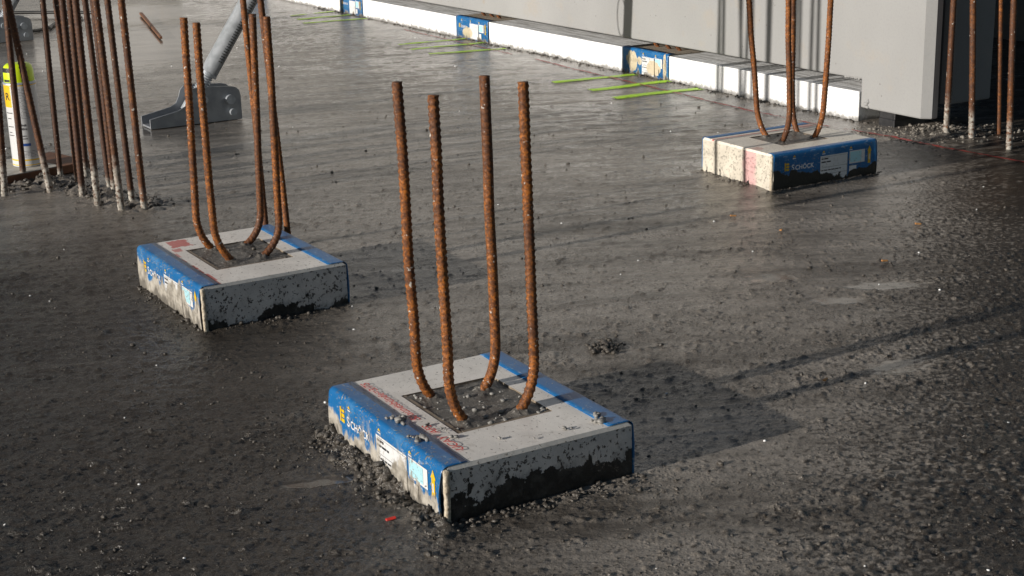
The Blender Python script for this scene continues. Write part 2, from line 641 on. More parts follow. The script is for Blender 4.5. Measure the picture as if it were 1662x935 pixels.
def rust_material(name, grey_to=0.0, dark=0.0, splash=0.0):
    """grey_to: height up to which the bar is coated in dried cement"""
    m = NT(name)
    g = m.n('ShaderNodeNewGeometry').outputs['Position']
    z = m.xyz(g)[2]
    v = g
    n1 = m.ss(m.noise(120, 6, 0.75, v), 0.40, 0.60)
    n2 = m.ss(m.noise(420, 4, 0.65, v), 0.4, 0.62)
    n3 = m.noise(9, 3, 0.5, v)
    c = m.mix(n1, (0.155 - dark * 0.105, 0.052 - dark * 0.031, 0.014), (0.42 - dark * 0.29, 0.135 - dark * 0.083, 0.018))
    c = m.mix(m.math('MULTIPLY', n2, 0.75), c, (0.05, 0.021, 0.011))
    c = m.mix(m.math('MULTIPLY', m.ss(n3, 0.42, 0.62), 0.6), c, (0.06, 0.028, 0.018))
    fl = m.ss(m.noise(165, 3, 0.6, v, seed=2.3), 0.685 - splash * 0.03, 0.71 - splash * 0.03)
    c = m.mix(fl, c, (0.50, 0.47, 0.43))
    if grey_to:
        e = m.math('SUBTRACT', z, m.math('MULTIPLY', m.math('SUBTRACT', m.noise(14, 4, 0.6, v, seed=5.5), 0.5), grey_to * 2.4))
        k = m.ss(e, grey_to * 1.1, grey_to * 0.35)
        k = m.math('MULTIPLY', k, m.ss(m.noise(130, 4, 0.7, v), 0.36, 0.52))
        c = m.mix(k, c, m.mix(n1, (0.22, 0.20, 0.17), (0.46, 0.43, 0.38)))
    nrm = m.bump(m.noise(600, 5, 0.7, v), 0.0006, 0.7)
    return m.out(c, m.mixf(n2, 0.55, 0.75), nrm, 0.4)


M['rust'] = rust_material('rusty_steel', splash=0.6)
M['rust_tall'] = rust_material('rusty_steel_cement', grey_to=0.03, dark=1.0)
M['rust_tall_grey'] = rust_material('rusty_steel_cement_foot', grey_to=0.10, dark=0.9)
M['rust_right'] = rust_material('rusty_steel_crusted', grey_to=0.07, dark=0.6, splash=0.9)
M['white_foam'] = None


def foam_material():
    m = NT('white_polystyrene')
    v = m.co()
    bead = m.vor(210, v)
    h = m.math('ADD', m.math('MULTIPLY', bead, -1.0), m.math('MULTIPLY', m.noise(40, 3), 0.4))
    z = m.xyz()[2]
    nz = m.xyz(m.n('ShaderNodeNewGeometry').outputs['Normal'])[2]
    dirt = m.ss(m.math('ADD', z, m.math('MULTIPLY', m.math('SUBTRACT', m.noise(50, 4), 0.5), 0.030)), 0.013, 0.001)
    c = m.mix(m.math('MULTIPLY', m.ss(m.noise(16, 4, 0.6), 0.58, 0.75), 0.3), (0.84, 0.845, 0.85), (0.66, 0.66, 0.65))
    c = m.mix(m.math('MULTIPLY', dirt, 0.8), c, (0.12, 0.11, 0.095))
    # saw-cut top with cement dust
    top = m.ss(nz, 0.6, 0.9)
    y = m.xyz()[1]
    groove = m.math('SINE', m.math('MULTIPLY', m.math('ADD', y, m.math('MULTIPLY', m.noise(2.0, 2), 0.006)), 420.0))
    dust = m.math('MULTIPLY', top, m.ss(m.noise(30, 5, 0.7, m.map(v, scale=(0.25, 2.0, 1))), 0.42, 0.62))
    c = m.mix(m.math('MULTIPLY', dust, 0.6), c, (0.26, 0.25, 0.235))
    h2 = m.math('MULTIPLY', m.math('MULTIPLY', groove, top), 0.35)
    nrm = m.bump(m.math('ADD', h, h2), 0.0012, 0.6)
    return m.out(c, 0.75, nrm, 0.3)


M['foam'] = foam_material()


def wall_material(name, c1, c2, stain=0.5):
    m = NT(name)
    v = m.co()
    cl = m.ss(m.noise(1.6, 5, 0.6, m.map(v, scale=(1, 1, 0.55))), 0.3, 0.7)
    c = m.mix(cl, c1, c2)
    blot = m.ss(m.noise(9, 4, 0.6, seed=4.0), 0.56, 0.72)
    c = m.mix(m.math('MULTIPLY', blot, 0.25 * stain), c, (0.36, 0.31, 0.25))
    fine = m.noise(190, 4, 0.6)
    c = m.mix(m.math('MULTIPLY', m.ss(fine, 0.45, 0.75), 0.18), c, (c1[0] * 0.6, c1[1] * 0.6, c1[2] * 0.6))
    hole = m.math('MULTIPLY', m.ss(m.vor(42), 0.095, 0.06), m.ss(m.noise(6, 2, seed=7.0), 0.48, 0.54))
    c = m.mix(m.math('MULTIPLY', hole, 0.6), c, (0.14, 0.125, 0.11))
    ring = m.math('MULTIPLY', m.ss(m.vor(7.0), 0.09, 0.03), m.ss(m.noise(2.2, 2, seed=9.0), 0.52, 0.58))
    c = m.mix(m.math('MULTIPLY', ring, 0.35), c, (0.33, 0.24, 0.15))
    h = m.math('SUBTRACT', m.math('ADD', m.math('MULTIPLY', m.noise(420, 3), 0.3), m.math('MULTIPLY', m.noise(24, 3), 0.5)), m.math('MULTIPLY', hole, 1.2))
    return m.out(c, m.mixf(cl, 0.62, 0.74), m.bump(h, 0.0011, 0.5), 0.4)


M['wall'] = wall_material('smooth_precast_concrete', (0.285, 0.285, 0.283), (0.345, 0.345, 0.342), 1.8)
M['wall_shade_tone'] = wall_material('shade_toned_precast_concrete', (0.20, 0.20, 0.20), (0.26, 0.26, 0.255), 1.0)  # wall concrete again, its colour darkened for the shade behind the front shell
M['galv'] = noise_mat('galvanised_steel', (0.34, 0.37, 0.40), (0.48, 0.51, 0.55), 45, 0.42, 0.25, 240, 0.0006, metal=0.35)
M['bracket'] = noise_mat('grey_painted_steel', (0.26, 0.275, 0.30), (0.35, 0.365, 0.39), 30, 0.38, 0.25, 180, 0.0006, metal=0.35)
M['black_plastic'] = noise_mat('black_plastic', (0.016, 0.016, 0.018), (0.03, 0.03, 0.032), 60, 0.45, 0.2, 300, 0.0005)
M['crumb'] = noise_mat('fresh_mortar_crumbs', (0.045, 0.038, 0.031), (0.105, 0.092, 0.078), 160, 0.38, 1.0, 420, 0.0018)
M['gravel'] = noise_mat('pale_gravel', (0.12, 0.108, 0.092), (0.27, 0.245, 0.21), 90, 0.6, 0.5, 600, 0.0006)
M['dry_crumb'] = noise_mat('drying_mortar', (0.17, 0.165, 0.155), (0.30, 0.29, 0.275), 150, 0.5, 0.6, 700, 0.0008)
M['wood'] = noise_mat('brown_plank', (0.11, 0.045, 0.02), (0.20, 0.085, 0.04), 40, 0.6, 0.5, 200, 0.001)
M['plank_top'] = noise_mat('cement_smeared_plank', (0.36, 0.34, 0.30), (0.52, 0.50, 0.46), 60, 0.6, 0.4, 300, 0.0008)
M['cable'] = noise_mat('black_rubber', (0.012, 0.012, 0.012), (0.024, 0.023, 0.022), 80, 0.45)
M['chip'] = noise_mat('orange_wood', (0.46, 0.20, 0.06), (0.62, 0.32, 0.11), 200, 0.6, 0.3, 500, 0.0005)
M['red_chip'] = noise_mat('red_plastic', (0.55, 0.02, 0.012), (0.68, 0.05, 0.03), 200, 0.4)
M['white_chip'] = noise_mat('foam_bead', (0.72, 0.72, 0.71), (0.82, 0.82, 0.82), 200, 0.6)

# ------------------------------------------------------------------ precast double wall
wall = empty('precast_wall', (WO[0], WO[1], 0), W_TH)
# local x along the wall (towards its end), local y away from the room is +y
tag(wall, 'tall light grey precast concrete double wall standing on its foot end', 'wall')
# local frame: x' = WD, y' = perpendicular = (-WD.y, WD.x) = (0.870, 0.493) = away from the room
HW, X0, X1, XF = 3.0, -9.5, 0.199, -0.010
ZB, ZF = 0.097, 0.032


def shell(name, pts, y0, y1, mat, ch=0.010):
    """polygon in (x, z) extruded in y with a chamfer round the front and rear faces"""
    bm = bmesh.new()
    a = [bm.verts.new((x, y0, z)) for x, z in pts]
    b = [bm.verts.new((x, y1, z)) for x, z in pts]
    bm.faces.new(a)
    bm.faces.new(b[::-1])
    for i in range(len(pts)):
        j = (i + 1) % len(pts)
        bm.faces.new((a[i], b[i], b[j], a[j]))
    xm = max(x for x, z in pts)
    flat_ = lambda e: abs(e.verts[0].co.y - e.verts[1].co.y) < 1e-6
    es = [e for e in bm.edges if flat_(e) and all(abs(v.co.x - xm) < 1e-6 for v in e.verts)]
    bmesh.ops.bevel(bm, geom=es, offset=ch, segments=1, affect='EDGES')
    bm.edges.ensure_lookup_table()
    es = [e for e in bm.edges if e.calc_face_angle(0) > 1.2]
    bmesh.ops.bevel(bm, geom=es, offset=0.004, segments=2, affect='EDGES', profile=0.5)
    return link(name, bm_mesh(name, bm), mat, wall)


pts = [(X0, ZB), (XF, ZB), (XF, ZF), (X1, ZF), (X1, HW), (X0, HW)]
shell('front_shell', pts, 0.0, 0.050, M['wall'], 0.017)
pts2 = [(X0, ZB), (XF - 0.004, ZB), (XF - 0.004, 0.058), (X1 - 0.004, 0.058), (X1 - 0.004, HW - 0.004), (X0, HW - 0.004)]
shell('rear_shell', pts2, 0.062, 0.214, M['wall_shade_tone'], 0.018)
box('core', (X0 + 0.01, 0.045, ZB + 0.03), (X1 - 0.06, 0.075, HW - 0.02), M['wall_shade_tone'], wall)
bm = bmesh.new()
bm_box(bm, (0.048, 0.004, -0.004), (0.098, 0.10, 0.0165), 0.0012)
sh = link('shim', bm_mesh('shim', bm), M['black_plastic'])
sh.location, sh.rotation_euler = (WO[0], WO[1], 0), (0, 0, W_TH)
tag(sh, 'flat black plastic shim lowest of the pair under the wall end', 'shim', None)
bm = bmesh.new()
bm_box(bm, (0.0485, 0.005, 0.0165), (0.0985, 0.101, 0.0322), 0.0012)
sh2 = link('shim', bm_mesh('shim', bm), M['black_plastic'])
sh2.location, sh2.rotation_euler = (WO[0], WO[1], 0), (0, 0, W_TH)
tag(sh2, 'flat black plastic shim touching the wall end, topmost of the pair', 'shim', None)
# chipped corner at the bottom of the wall's foot
ch = link('chipped_corner', lumps_mesh('chipped_corner', [(0.010, -0.0005, 0.042), (0.016, 0.0, 0.049), (0.013, 0.001, 0.036)], [0.0085, 0.006, 0.006], 1.0, 3), M['wall'], wall, True)
ch2 = link('broken_edge', lumps_mesh('broken_edge', [(-0.02 - 0.007 * i + random.uniform(-.002, .002), 0.004, 0.097) for i in range(7)], [random.uniform(0.003, 0.006) for _ in range(7)], 0.7, 4), M['wall'], wall, True)

# a second wall of the building behind, lying in the first one's shade
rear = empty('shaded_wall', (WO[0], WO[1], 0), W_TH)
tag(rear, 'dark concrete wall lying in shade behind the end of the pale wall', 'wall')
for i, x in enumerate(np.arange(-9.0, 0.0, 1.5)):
    box('panel', (x + 0.004, 1.30, -0.02), (x + 1.496, 1.45, 2.45), M['wall_shade_tone'], rear, 0.008)

# ------------------------------------------------------------------ foam strips and wall blocks under the wall
BW = [(-0.990, -0.766), (-1.998, -1.776), (-2.975, -2.765), (-4.0, -3.78)]
EP = [(-0.762, -0.014), (-1.772, -0.994), (-2.761, -2.002), (-3.776, -2.979), (-5.0, -4.004)]
foam_lab = ['white polystyrene strip under the wall running up to its foot end',
            'white polystyrene strip between the torn blue block and the muddy blue block',
            'white polystyrene strip between the muddy blue block and the shadowed blue block',
            'white polystyrene strip beyond the shadowed blue block',
            'white polystyrene strip at the far end of the wall base']
for i, (a, b) in enumerate(EP):
    nx = max(8, int((b - a) / 0.02))
    bm = bmesh.new()
    jy = random.uniform(-0.002, 0.002)
    bm_box(bm, (a, 0.0 + jy, -0.004), (b, 0.19, 0.069 + random.uniform(-0.001, 0.001)), 0.0018, 2)
    o = link('foam_strip', bm_mesh('foam_strip', bm), M['foam'])
    o.location, o.rotation_euler = (WO[0], WO[1], 0), (0, 0, W_TH)
    tag(o, foam_lab[i], 'foam strip', 'polystyrene strips under the wall')


# ------------------------------------------------------------------ printed and muddy materials for the blue sides
def printed(name, base, mud_level, seed, rough=0.3, splat=0.5, mud_c=((0.20, 0.18, 0.15), (0.42, 0.39, 0.34)), wetc=(0.018, 0.016, 0.014), wet=0.0, torn=None, coat=0.0, hole=False):
    """base colour with dried mud rising from the foot, spatter and long smears; object space: z up, x along the face"""
    m = NT(name)
    v = m.co()
    X, Y, Z = m.xyz()
    nb = m.noise(26, 5, 0.65, m.map(v, loc=(seed, 0, seed), scale=(1, 1, 0.45)))
    ns = m.noise(75, 4, 0.6, m.map(v, loc=(seed * 2, 0, 0), scale=(1, 1, 0.18)))
    edge = m.math('ADD', m.math('MULTIPLY', m.math('SUBTRACT', nb, 0.5), 0.105), m.math('MULTIPLY', m.math('SUBTRACT', ns, 0.5), 0.035))
    hgt = m.math('ADD', Z, edge)
    low = m.ss(hgt, mud_level + 0.004, mud_level - 0.004)
    smear = m.math('MULTIPLY', m.ss(m.noise(34, 5, 0.7, m.map(v, loc=(seed, 0, seed * 3), scale=(1.0, 1, 0.3))), 0.575, 0.64), m.ss(Z, 0.062, 0.03))
    spots = m.ss(m.noise(300, 3, 0.6, m.map(v, loc=(0, 0, seed))), 0.635 - 0.05 * splat, 0.665 - 0.05 * splat)
    spots = m.math('MULTIPLY', spots, m.ss(m.noise(30, 3, 0.5, m.map(v, loc=(seed, seed, 0))), 0.40, 0.58))
    mask = m.math('MAXIMUM', low, m.math('MAXIMUM', m.math('MULTIPLY', smear, splat), spots))
    mc = m.mix(m.ss(m.noise(60, 5, 0.65, v, seed=seed), 0.35, 0.65), mud_c[0], mud_c[1])
    mc = m.mix(m.math('MULTIPLY', m.ss(hgt, mud_level * 0.45, mud_level * 0.1), 0.8), mc, (0.085, 0.075, 0.062))
    c = base if isinstance(base, bpy.types.NodeSocket) else m.mix(m.math('MULTIPLY', m.noise(18, 3), 0.35), base, tuple(k * 0.72 for k in base))
    if base == BLUE:
        sc = m.ss(m.noise(24, 6, 0.7, m.map(v, loc=(seed, 1.0, 0), scale=(1, 1, 0.7))), 0.50, 0.66)
        c = m.mix(m.math('MULTIPLY', sc, 0.55), c, (0.075, 0.23, 0.44))
        ln = m.ss(m.noise(160, 4, 0.7, m.map(v, scale=(0.35, 1, 1.0))), 0.60, 0.66)
        c = m.mix(m.math('MULTIPLY', ln, 0.5), c, (0.42, 0.50, 0.58))
    if torn:
        t = None
        for (tx, tz, rx, rz) in torn:
            dx = m.math('DIVIDE', m.math('SUBTRACT', X, tx), rx)
            dz = m.math('DIVIDE', m.math('SUBTRACT', Z, tz), rz)
            d = m.math('ADD', m.math('MULTIPLY', dx, dx), m.math('MULTIPLY', dz, dz))
            d = m.math('ADD', d, m.math('MULTIPLY', m.math('SUBTRACT', m.noise(70, 4), 0.5), 1.5))
            k = m.ss(d, 1.05, 0.95)
            t = k if t is None else m.math('MAXIMUM', t, k)
        c = m.mix(t, c, (0.60, 0.52, 0.38))
    c = m.mix(mask, c, mc)
    rr = m.mixf(mask, rough, 0.75)
    if wet:
        wn_ = m.noise(13, 5, 0.62, m.map(v, loc=(seed * 1.3, 0, 2.0)))
        wk = m.math('ADD', m.math('MULTIPLY', m.math('SUBTRACT', wn_, 0.5), 0.11), m.math('SUBTRACT', wet, Z))
        wm = m.ss(m.math('ADD', wk, m.math('MULTIPLY', m.math('SUBTRACT', ns, 0.5), 0.02)), -0.001, 0.002)
        c = m.mix(wm, c, wetc)
        rr = m.mixf(wm, rr, 0.35)
        mask = m.math('MAXIMUM', mask, wm)
    h = m.math('ADD', m.math('MULTIPLY', mask, 1.0), m.math('MULTIPLY', m.math('MULTIPLY', mask, m.noise(240, 4)), 1.0))
    h = m.math('ADD', h, m.math('MULTIPLY', m.noise(22, 3), 0.6))
    m.out(c, rr, m.bump(h, 0.0009, 0.8), 0.5, None, coat, 0.1)
    return m.m


def body_material(name, clean, seed, stain, faces_dark=True, pink=False, spots=0.9):
    """pale fibre-cement block: speckles, drips, and a soaked black foot with a ragged edge"""
    m = NT(name)
    v = m.co()
    X, Y, Z = m.xyz()
    vv = m.map(v, loc=(seed, seed * 0.7, 0))
    n1 = m.ss(m.noise(30, 5, 0.6, vv), 0.35, 0.65)
    c = m.mix(n1, clean, tuple(k * 0.84 for k in clean))
    if pink:
        # a pink spray mark on the narrow side
        d = m.math('ABSOLUTE', m.math('ADD', Y, -0.035 if pink is True else pink))
        pk = m.ss(m.math('ADD', d, m.math('MULTIPLY', m.math('SUBTRACT', m.noise(40, 4), 0.5), 0.035)), 0.026, 0.010)
        c = m.mix(m.math('MULTIPLY', pk, 0.7), c, (0.62, 0.30, 0.32))
    # splashes of grout, small and round
    sp = m.ss(m.noise(190, 5, 0.65, vv), 0.575, 0.60)
    sp2 = m.ss(m.vor(95, vv), 0.16, 0.10)
    sp2 = m.math('MULTIPLY', sp2, m.ss(m.noise(28, 2, 0.5, vv), 0.50, 0.58))
    spk = m.math('MAXIMUM', sp, sp2)
    c = m.mix(m.math('MULTIPLY', spk, spots), c, (0.045, 0.042, 0.042))
    # pores
    # drips and soaked foot
    na = m.noise(17, 5, 0.62, m.map(v, loc=(seed * 3, seed, 1.0), scale=(1, 1, 0.65)))
    nd = m.noise(46, 3, 0.55, m.map(v, loc=(seed, seed * 2, 0), scale=(1, 1, 0.10)))
    e = m.math('ADD', m.math('MULTIPLY', m.math('SUBTRACT', na, 0.5), 0.10), m.math('MULTIPLY', m.math('MULTIPLY', m.ss(nd, 0.58, 0.64), m.ss(m.noise(60, 2), 0.3, 0.6)), 0.022))
    e = m.math('ADD', e, m.math('MULTIPLY', m.math('SUBTRACT', m.noise(95, 4, 0.65, vv), 0.5), 0.034))
    rise = m.math('SUBTRACT', m.math('ADD', e, stain), Z)
    damp = m.math('MULTIPLY', m.ss(rise, -0.016, 0.0), m.ss(m.noise(40, 4, 0.6, vv), 0.40, 0.60))
    c = m.mix(m.math('MULTIPLY', damp, 0.45), c, (0.13, 0.125, 0.125))
    wet = m.ss(rise, -0.0008, 0.0012)
    c = m.mix(wet, c, m.mix(m.ss(m.noise(55, 5, 0.65, vv), 0.45, 0.68), (0.020, 0.019, 0.018), (0.062, 0.058, 0.054)))
    r = m.mixf(wet, 0.72, 0.42)
    r = m.mixf(spk, r, 0.35)
    h = m.math('ADD', m.math('MULTIPLY', spk, 0.8), m.math('MULTIPLY', m.noise(300, 4, 0.65), 0.6))
    h = m.math('ADD', h, m.math('MULTIPLY', wet, m.noise(160, 4)))
    h = m.math('ADD', h, m.math('MULTIPLY', m.noise(45, 3), 0.8))
    return m.out(c, r, m.bump(h, 0.0013, 0.8), 0.45)


def plate_material(name, red=None, seed=0.0, clean=(0.82, 0.78, 0.725)):
    m = NT(name)
    v = m.map(m.co(), loc=(seed, seed, 0))
    X, Y, Z = m.xyz()
    n1 = m.ss(m.noise(14, 6, 0.65, v), 0.35, 0.65)
    c = m.mix(n1, clean, tuple(k * 0.86 for k in clean))
    swirl = m.ss(m.noise(40, 5, 0.6, v, dist=2.5), 0.55, 0.68)
    c = m.mix(m.math('MULTIPLY', swirl, 0.28), c, (0.38, 0.34, 0.29))
    sp = m.ss(m.noise(210, 3, 0.55, v), 0.635, 0.66)
    c = m.mix(m.math('MULTIPLY', sp, 0.7), c, (0.16, 0.14, 0.12))
    if red:
        # marking paint: blotches along a line
        t = None
        for (tx, ty, rx, ry, amt) in red:
            dx = m.math('DIVIDE', m.math('SUBTRACT', X, tx), rx)
            dy = m.math('DIVIDE', m.math('SUBTRACT', Y, ty), ry)
            d = m.math('MAXIMUM', m.math('ABSOLUTE', dx), m.math('ABSOLUTE', dy))
            d = m.math('ADD', d, m.math('MULTIPLY', m.math('SUBTRACT', m.noise(90, 4, 0.65), 0.5), 1.3))
            k = m.math('MULTIPLY', m.ss(d, 1.05, 0.85), amt)
            t = k if t is None else m.math('MAXIMUM', t, k)
        c = m.mix(t, c, (0.50, 0.045, 0.035))
    h = m.math('ADD', m.math('MULTIPLY', m.noise(220, 4, 0.6), 0.5), m.math('MULTIPLY', sp, 0.8))
    return m.out(c, m.mixf(n1, 0.38, 0.52), m.bump(h, 0.0008, 0.5), 0.5)


def grout_material():
    m = NT('grout_fill')
    v = m.co()
    n1 = m.ss(m.noise(55, 5, 0.65, v), 0.35, 0.66)
    c = m.mix(n1, (0.075, 0.068, 0.060), (0.135, 0.125, 0.112))
    c = m.mix(m.ss(m.noise(260, 2, 0.5, v), 0.62, 0.68), c, (0.32, 0.30, 0.27))
    return m.out(c, m.mixf(n1, 0.30, 0.55), m.bump(m.noise(190, 5, 0.7), 0.0022, 0.8), 0.5)


M['grout'] = grout_material()
M['cream_edge'] = noise_mat('cream_board_edge', (0.40, 0.33, 0.24), (0.62, 0.55, 0.44), 180, 0.7, 0.9, 320, 0.0015)
M['frame_lip'] = noise_mat('brown_recess_lip', (0.16, 0.125, 0.09), (0.27, 0.22, 0.165), 90, 0.6, 0.5, 300, 0.0008)
M['red_ink'] = noise_mat('red_ink', (0.62, 0.02, 0.02), (0.70, 0.09, 0.08), 200, 0.5)

BLUE = (0.010, 0.130, 0.350)
INKS = {'white': (0.72, 0.73, 0.74), 'yellow': (0.78, 0.50, 0.015), 'cyan': (0.42, 0.72, 0.80), 'black': (0.02, 0.02, 0.025), 'text': (0.74, 0.75, 0.77)}


def strip_sheet(name, lx, ly, h, top_w, seed, flare, mat, parent, side=-1, z0=-0.004):
    """foil sticker: lies on the top edge, folds over a rounded edge and hangs down the face"""
    r = 0.0055
    off = 0.0004
    ylo = ly / 2
    prof = []
    for t in np.linspace(0, 1, 4):
        prof.append((ylo - top_w + t * (top_w - r), h + off))
    for a in np.linspace(0, math.pi / 2, 6)[1:]:
        prof.append((ylo - r + (r + off) * math.sin(a), h - r + (r + off) * math.cos(a)))
    for t in np.linspace(0, 1, 12)[1:]:
        prof.append((ylo + off, (h - r) * (1 - t) + z0 * t))
    prof = np.array(prof)
    nx = 64
    xs = np.linspace(-lx / 2 + 0.0005, lx / 2 - 0.0005, nx)
    V = np.zeros((nx, len(prof), 3))
    for i, x in enumerate(xs):
        t = x / (lx / 2)
        V[i, :, 0] = x
        y = prof[:, 0].copy()
        z = prof[:, 1].copy()
        hang = np.clip((h - z) / h, 0, 1)
        # the loose end bulges away from the block; the inked end too, a little
        bulge = flare * sst(0.955, 1.0, np.array(t)) * np.sin(np.clip(hang, 0, 1) * math.pi * 0.85)
        bulge = bulge + 0.5 * flare * sst(-0.965, -1.0, np.array(t)) * np.sin(np.clip(hang, 0, 1) * math.pi * 0.85)
        wav = 0.00045 * pn(np.full_like(z, x / 0.03), z / 0.02, seed)
        flat = z >= h
        y = np.where(flat, y, y + bulge + np.abs(wav))
        z = np.where(flat, z + 0.00025 * (1 + pn(np.full_like(z, x / 0.012), y / 0.012, seed + 1)), z)
        V[i, :, 1] = side * y
        V[i, :, 2] = z
    me = mesh_quads(name, V.reshape(-1, 3), grid_faces(nx, len(prof)))
    o = link(name, me, mat, parent, True)
    so = o.modifiers.new('thick', 'SOLIDIFY')
    so.thickness = 0.0003
    so.offset = 0
    return o


def face_patch(name, x0, x1, z0, z1, y, mat, parent, n=1):
    bm = bmesh.new()
    nn = max(1, n)
    for i in range(nn):
        a, b = x0 + (x1 - x0) * i / nn, x0 + (x1 - x0) * (i + 1) / nn
        bm.faces.new([bm.verts.new(c) for c in ((a, y, z0), (b, y, z0), (b, y, z1), (a, y, z1))])
    bmesh.ops.remove_doubles(bm, verts=bm.verts, dist=1e-6)
    me = bpy.data.meshes.new(name)
    bm.to_mesh(me)
    bm.free()
    return link(name, me, mat, parent)


def face_poly(name, pts, y, mat, parent):
    bm = bmesh.new()
    for poly in pts:
        bm.faces.new([bm.verts.new((x, y, z)) for x, z in poly])
    me = bpy.data.meshes.new(name)
    bm.to_mesh(me)
    bm.free()
    return link(name, me, mat, parent)


def face_text(name, body, size, x, z, y, mat, parent, **kw):
    me = text_mesh(body, size, **kw)
    n = len(me.vertices)
    co = np.zeros(n * 3, np.float32)
    me.vertices.foreach_get('co', co)
    co = co.reshape(-1, 3)
    out = np.stack([co[:, 0] + x, np.full(n, y, np.float32), co[:, 1] + z], 1)
    me.vertices.foreach_set('co', out.ravel())
    me.update()
    me.materials.clear()
    return link(name, me, mat, parent)


def print_face(parent, lx, h, yf, mats, detail=2):
    """logo, lettering, label, sample patch and arrow on the blue side (looked at from -y)"""
    X = lambda t: -lx / 2 + t * lx
    y1, y2, y3 = yf - 0.0006, yf - 0.0009, yf - 0.0011
    # yellow mark: a post with three stacked bars and a slanted foot
    bx, bz, s = X(0.105), 0.50 * h, lx * 0.042
    face_poly('logo', [[(bx, bz), (bx + 0.26 * s, bz), (bx + 0.26 * s, bz + 1.5 * s), (bx, bz + 1.5 * s)],
                       [(bx + 0.36 * s, bz), (bx + s, bz), (bx + s, bz + 0.38 * s), (bx + 0.36 * s, bz + 0.38 * s)],
                       [(bx + 0.36 * s, bz + 0.52 * s), (bx + s, bz + 0.52 * s), (bx + s, bz + 0.9 * s), (bx + 0.36 * s, bz + 0.9 * s)],
                       [(bx + 0.36 * s, bz + 1.04 * s), (bx + s, bz + 1.04 * s), (bx + s, bz + 1.36 * s), (bx + 0.36 * s, bz + 1.36 * s)]], y1, mats['yellow'], parent)
    face_text('lettering', 'S', 0.0165 * lx / 0.278, X(0.17), 0.50 * h, y1, mats['text'], parent, offset=0.0003)
    face_text('lettering', 'CHÖCK', 0.0132 * lx / 0.278, X(0.205), 0.50 * h, y1, mats['text'], parent, offset=0.0003, spacing=1.05)
    la = face_patch('paper_label', X(0.445), X(0.710), 0.06 * h, 0.76 * h, y1, mats['white'], parent)
    if detail > 0:
        w = X(0.710) - X(0.445)
        # small print too fine to read: rows of word-long dashes
        def words(z0, hgt, total, seed_):
            rw = random.Random(seed_)
            x = X(0.455)
            while x < X(0.455) + total * w:
                ww_ = rw.uniform(0.004, 0.011)
                face_patch('print', x, x + ww_, z0, z0 + hgt, y2, mats['black'], la)
                x += ww_ + 0.0016
        words(0.655 * h, 0.0026, 0.22, 1)
        words(0.565 * h, 0.0024, 0.34, 2)
        words(0.335 * h, 0.0020, 0.66, 3)
        words(0.145 * h, 0.0014, 0.45, 4)
        for fz, ww, tt in ((0.43, 0.94, 0.0004), (0.24, 0.94, 0.0004), (0.72, 0.94, 0.0003)):
            face_patch('print', X(0.455), X(0.455) + w * ww, fz * h, fz * h + tt, y2, mats['black'], la)
        face_patch('print', X(0.705), X(0.705) + 0.0005, 0.10 * h, 0.72 * h, y2, mats['black'], la)
    cy = face_patch('paper_label', X(0.728), X(0.880), 0.42 * h, 0.78 * h, y1, mats['white'], parent)
    face_patch('print', X(0.735), X(0.845), 0.46 * h, 0.75 * h, y2, mats['cyan'], cy)
    face_patch('paper_label', X(0.728), X(0.80), 0.12 * h, 0.36 * h, y1, mats['white'], parent)
    ax, aw = X(0.925), lx * 0.020
    face_poly('arrow', [[(ax - aw * 0.65, 0.36 * h), (ax + aw * 0.65, 0.36 * h), (ax + aw * 0.65, 0.70 * h), (ax - aw * 0.65, 0.70 * h)],
                        [(ax - aw, 0.70 * h), (ax + aw, 0.70 * h), (ax, 0.86 * h)]], y1, mats['yellow'], parent)
    face_patch('print', ax - aw * 0.22, ax + aw * 0.22, 0.46 * h, 0.62 * h, y2, mats['white'], parent)
    for t in (0.195, 0.475, 0.740):
        x = X(t)
        face_poly('arrow', [[(x - 0.0035, 0.855 * h), (x + 0.0035, 0.855 * h), (x, 0.91 * h)]], y1, mats['yellow'], parent)
        face_patch('print', x - 0.004, x + 0.004, 0.805 * h, 0.83 * h, y1, mats['white'], parent)
    return la


def bezier_bar(base, K, T, below=0.03):
    base, K, T = map(np.array, (base, K, T))
    d0 = (K - base) / np.linalg.norm(K - base)
    d1 = (T - K) / np.linalg.norm(T - K)
    r = 0.034
    start = base - d0 * below
    a = K - d0 * min(r, np.linalg.norm(K - base) * 0.9)
    b = K + d1 * r
    pts = [start]
    for t in np.linspace(0, 1, 14):
        pts.append((1 - t) ** 2 * a + 2 * t * (1 - t) * K + t * t * b)
    pts.append(T)
    return pts


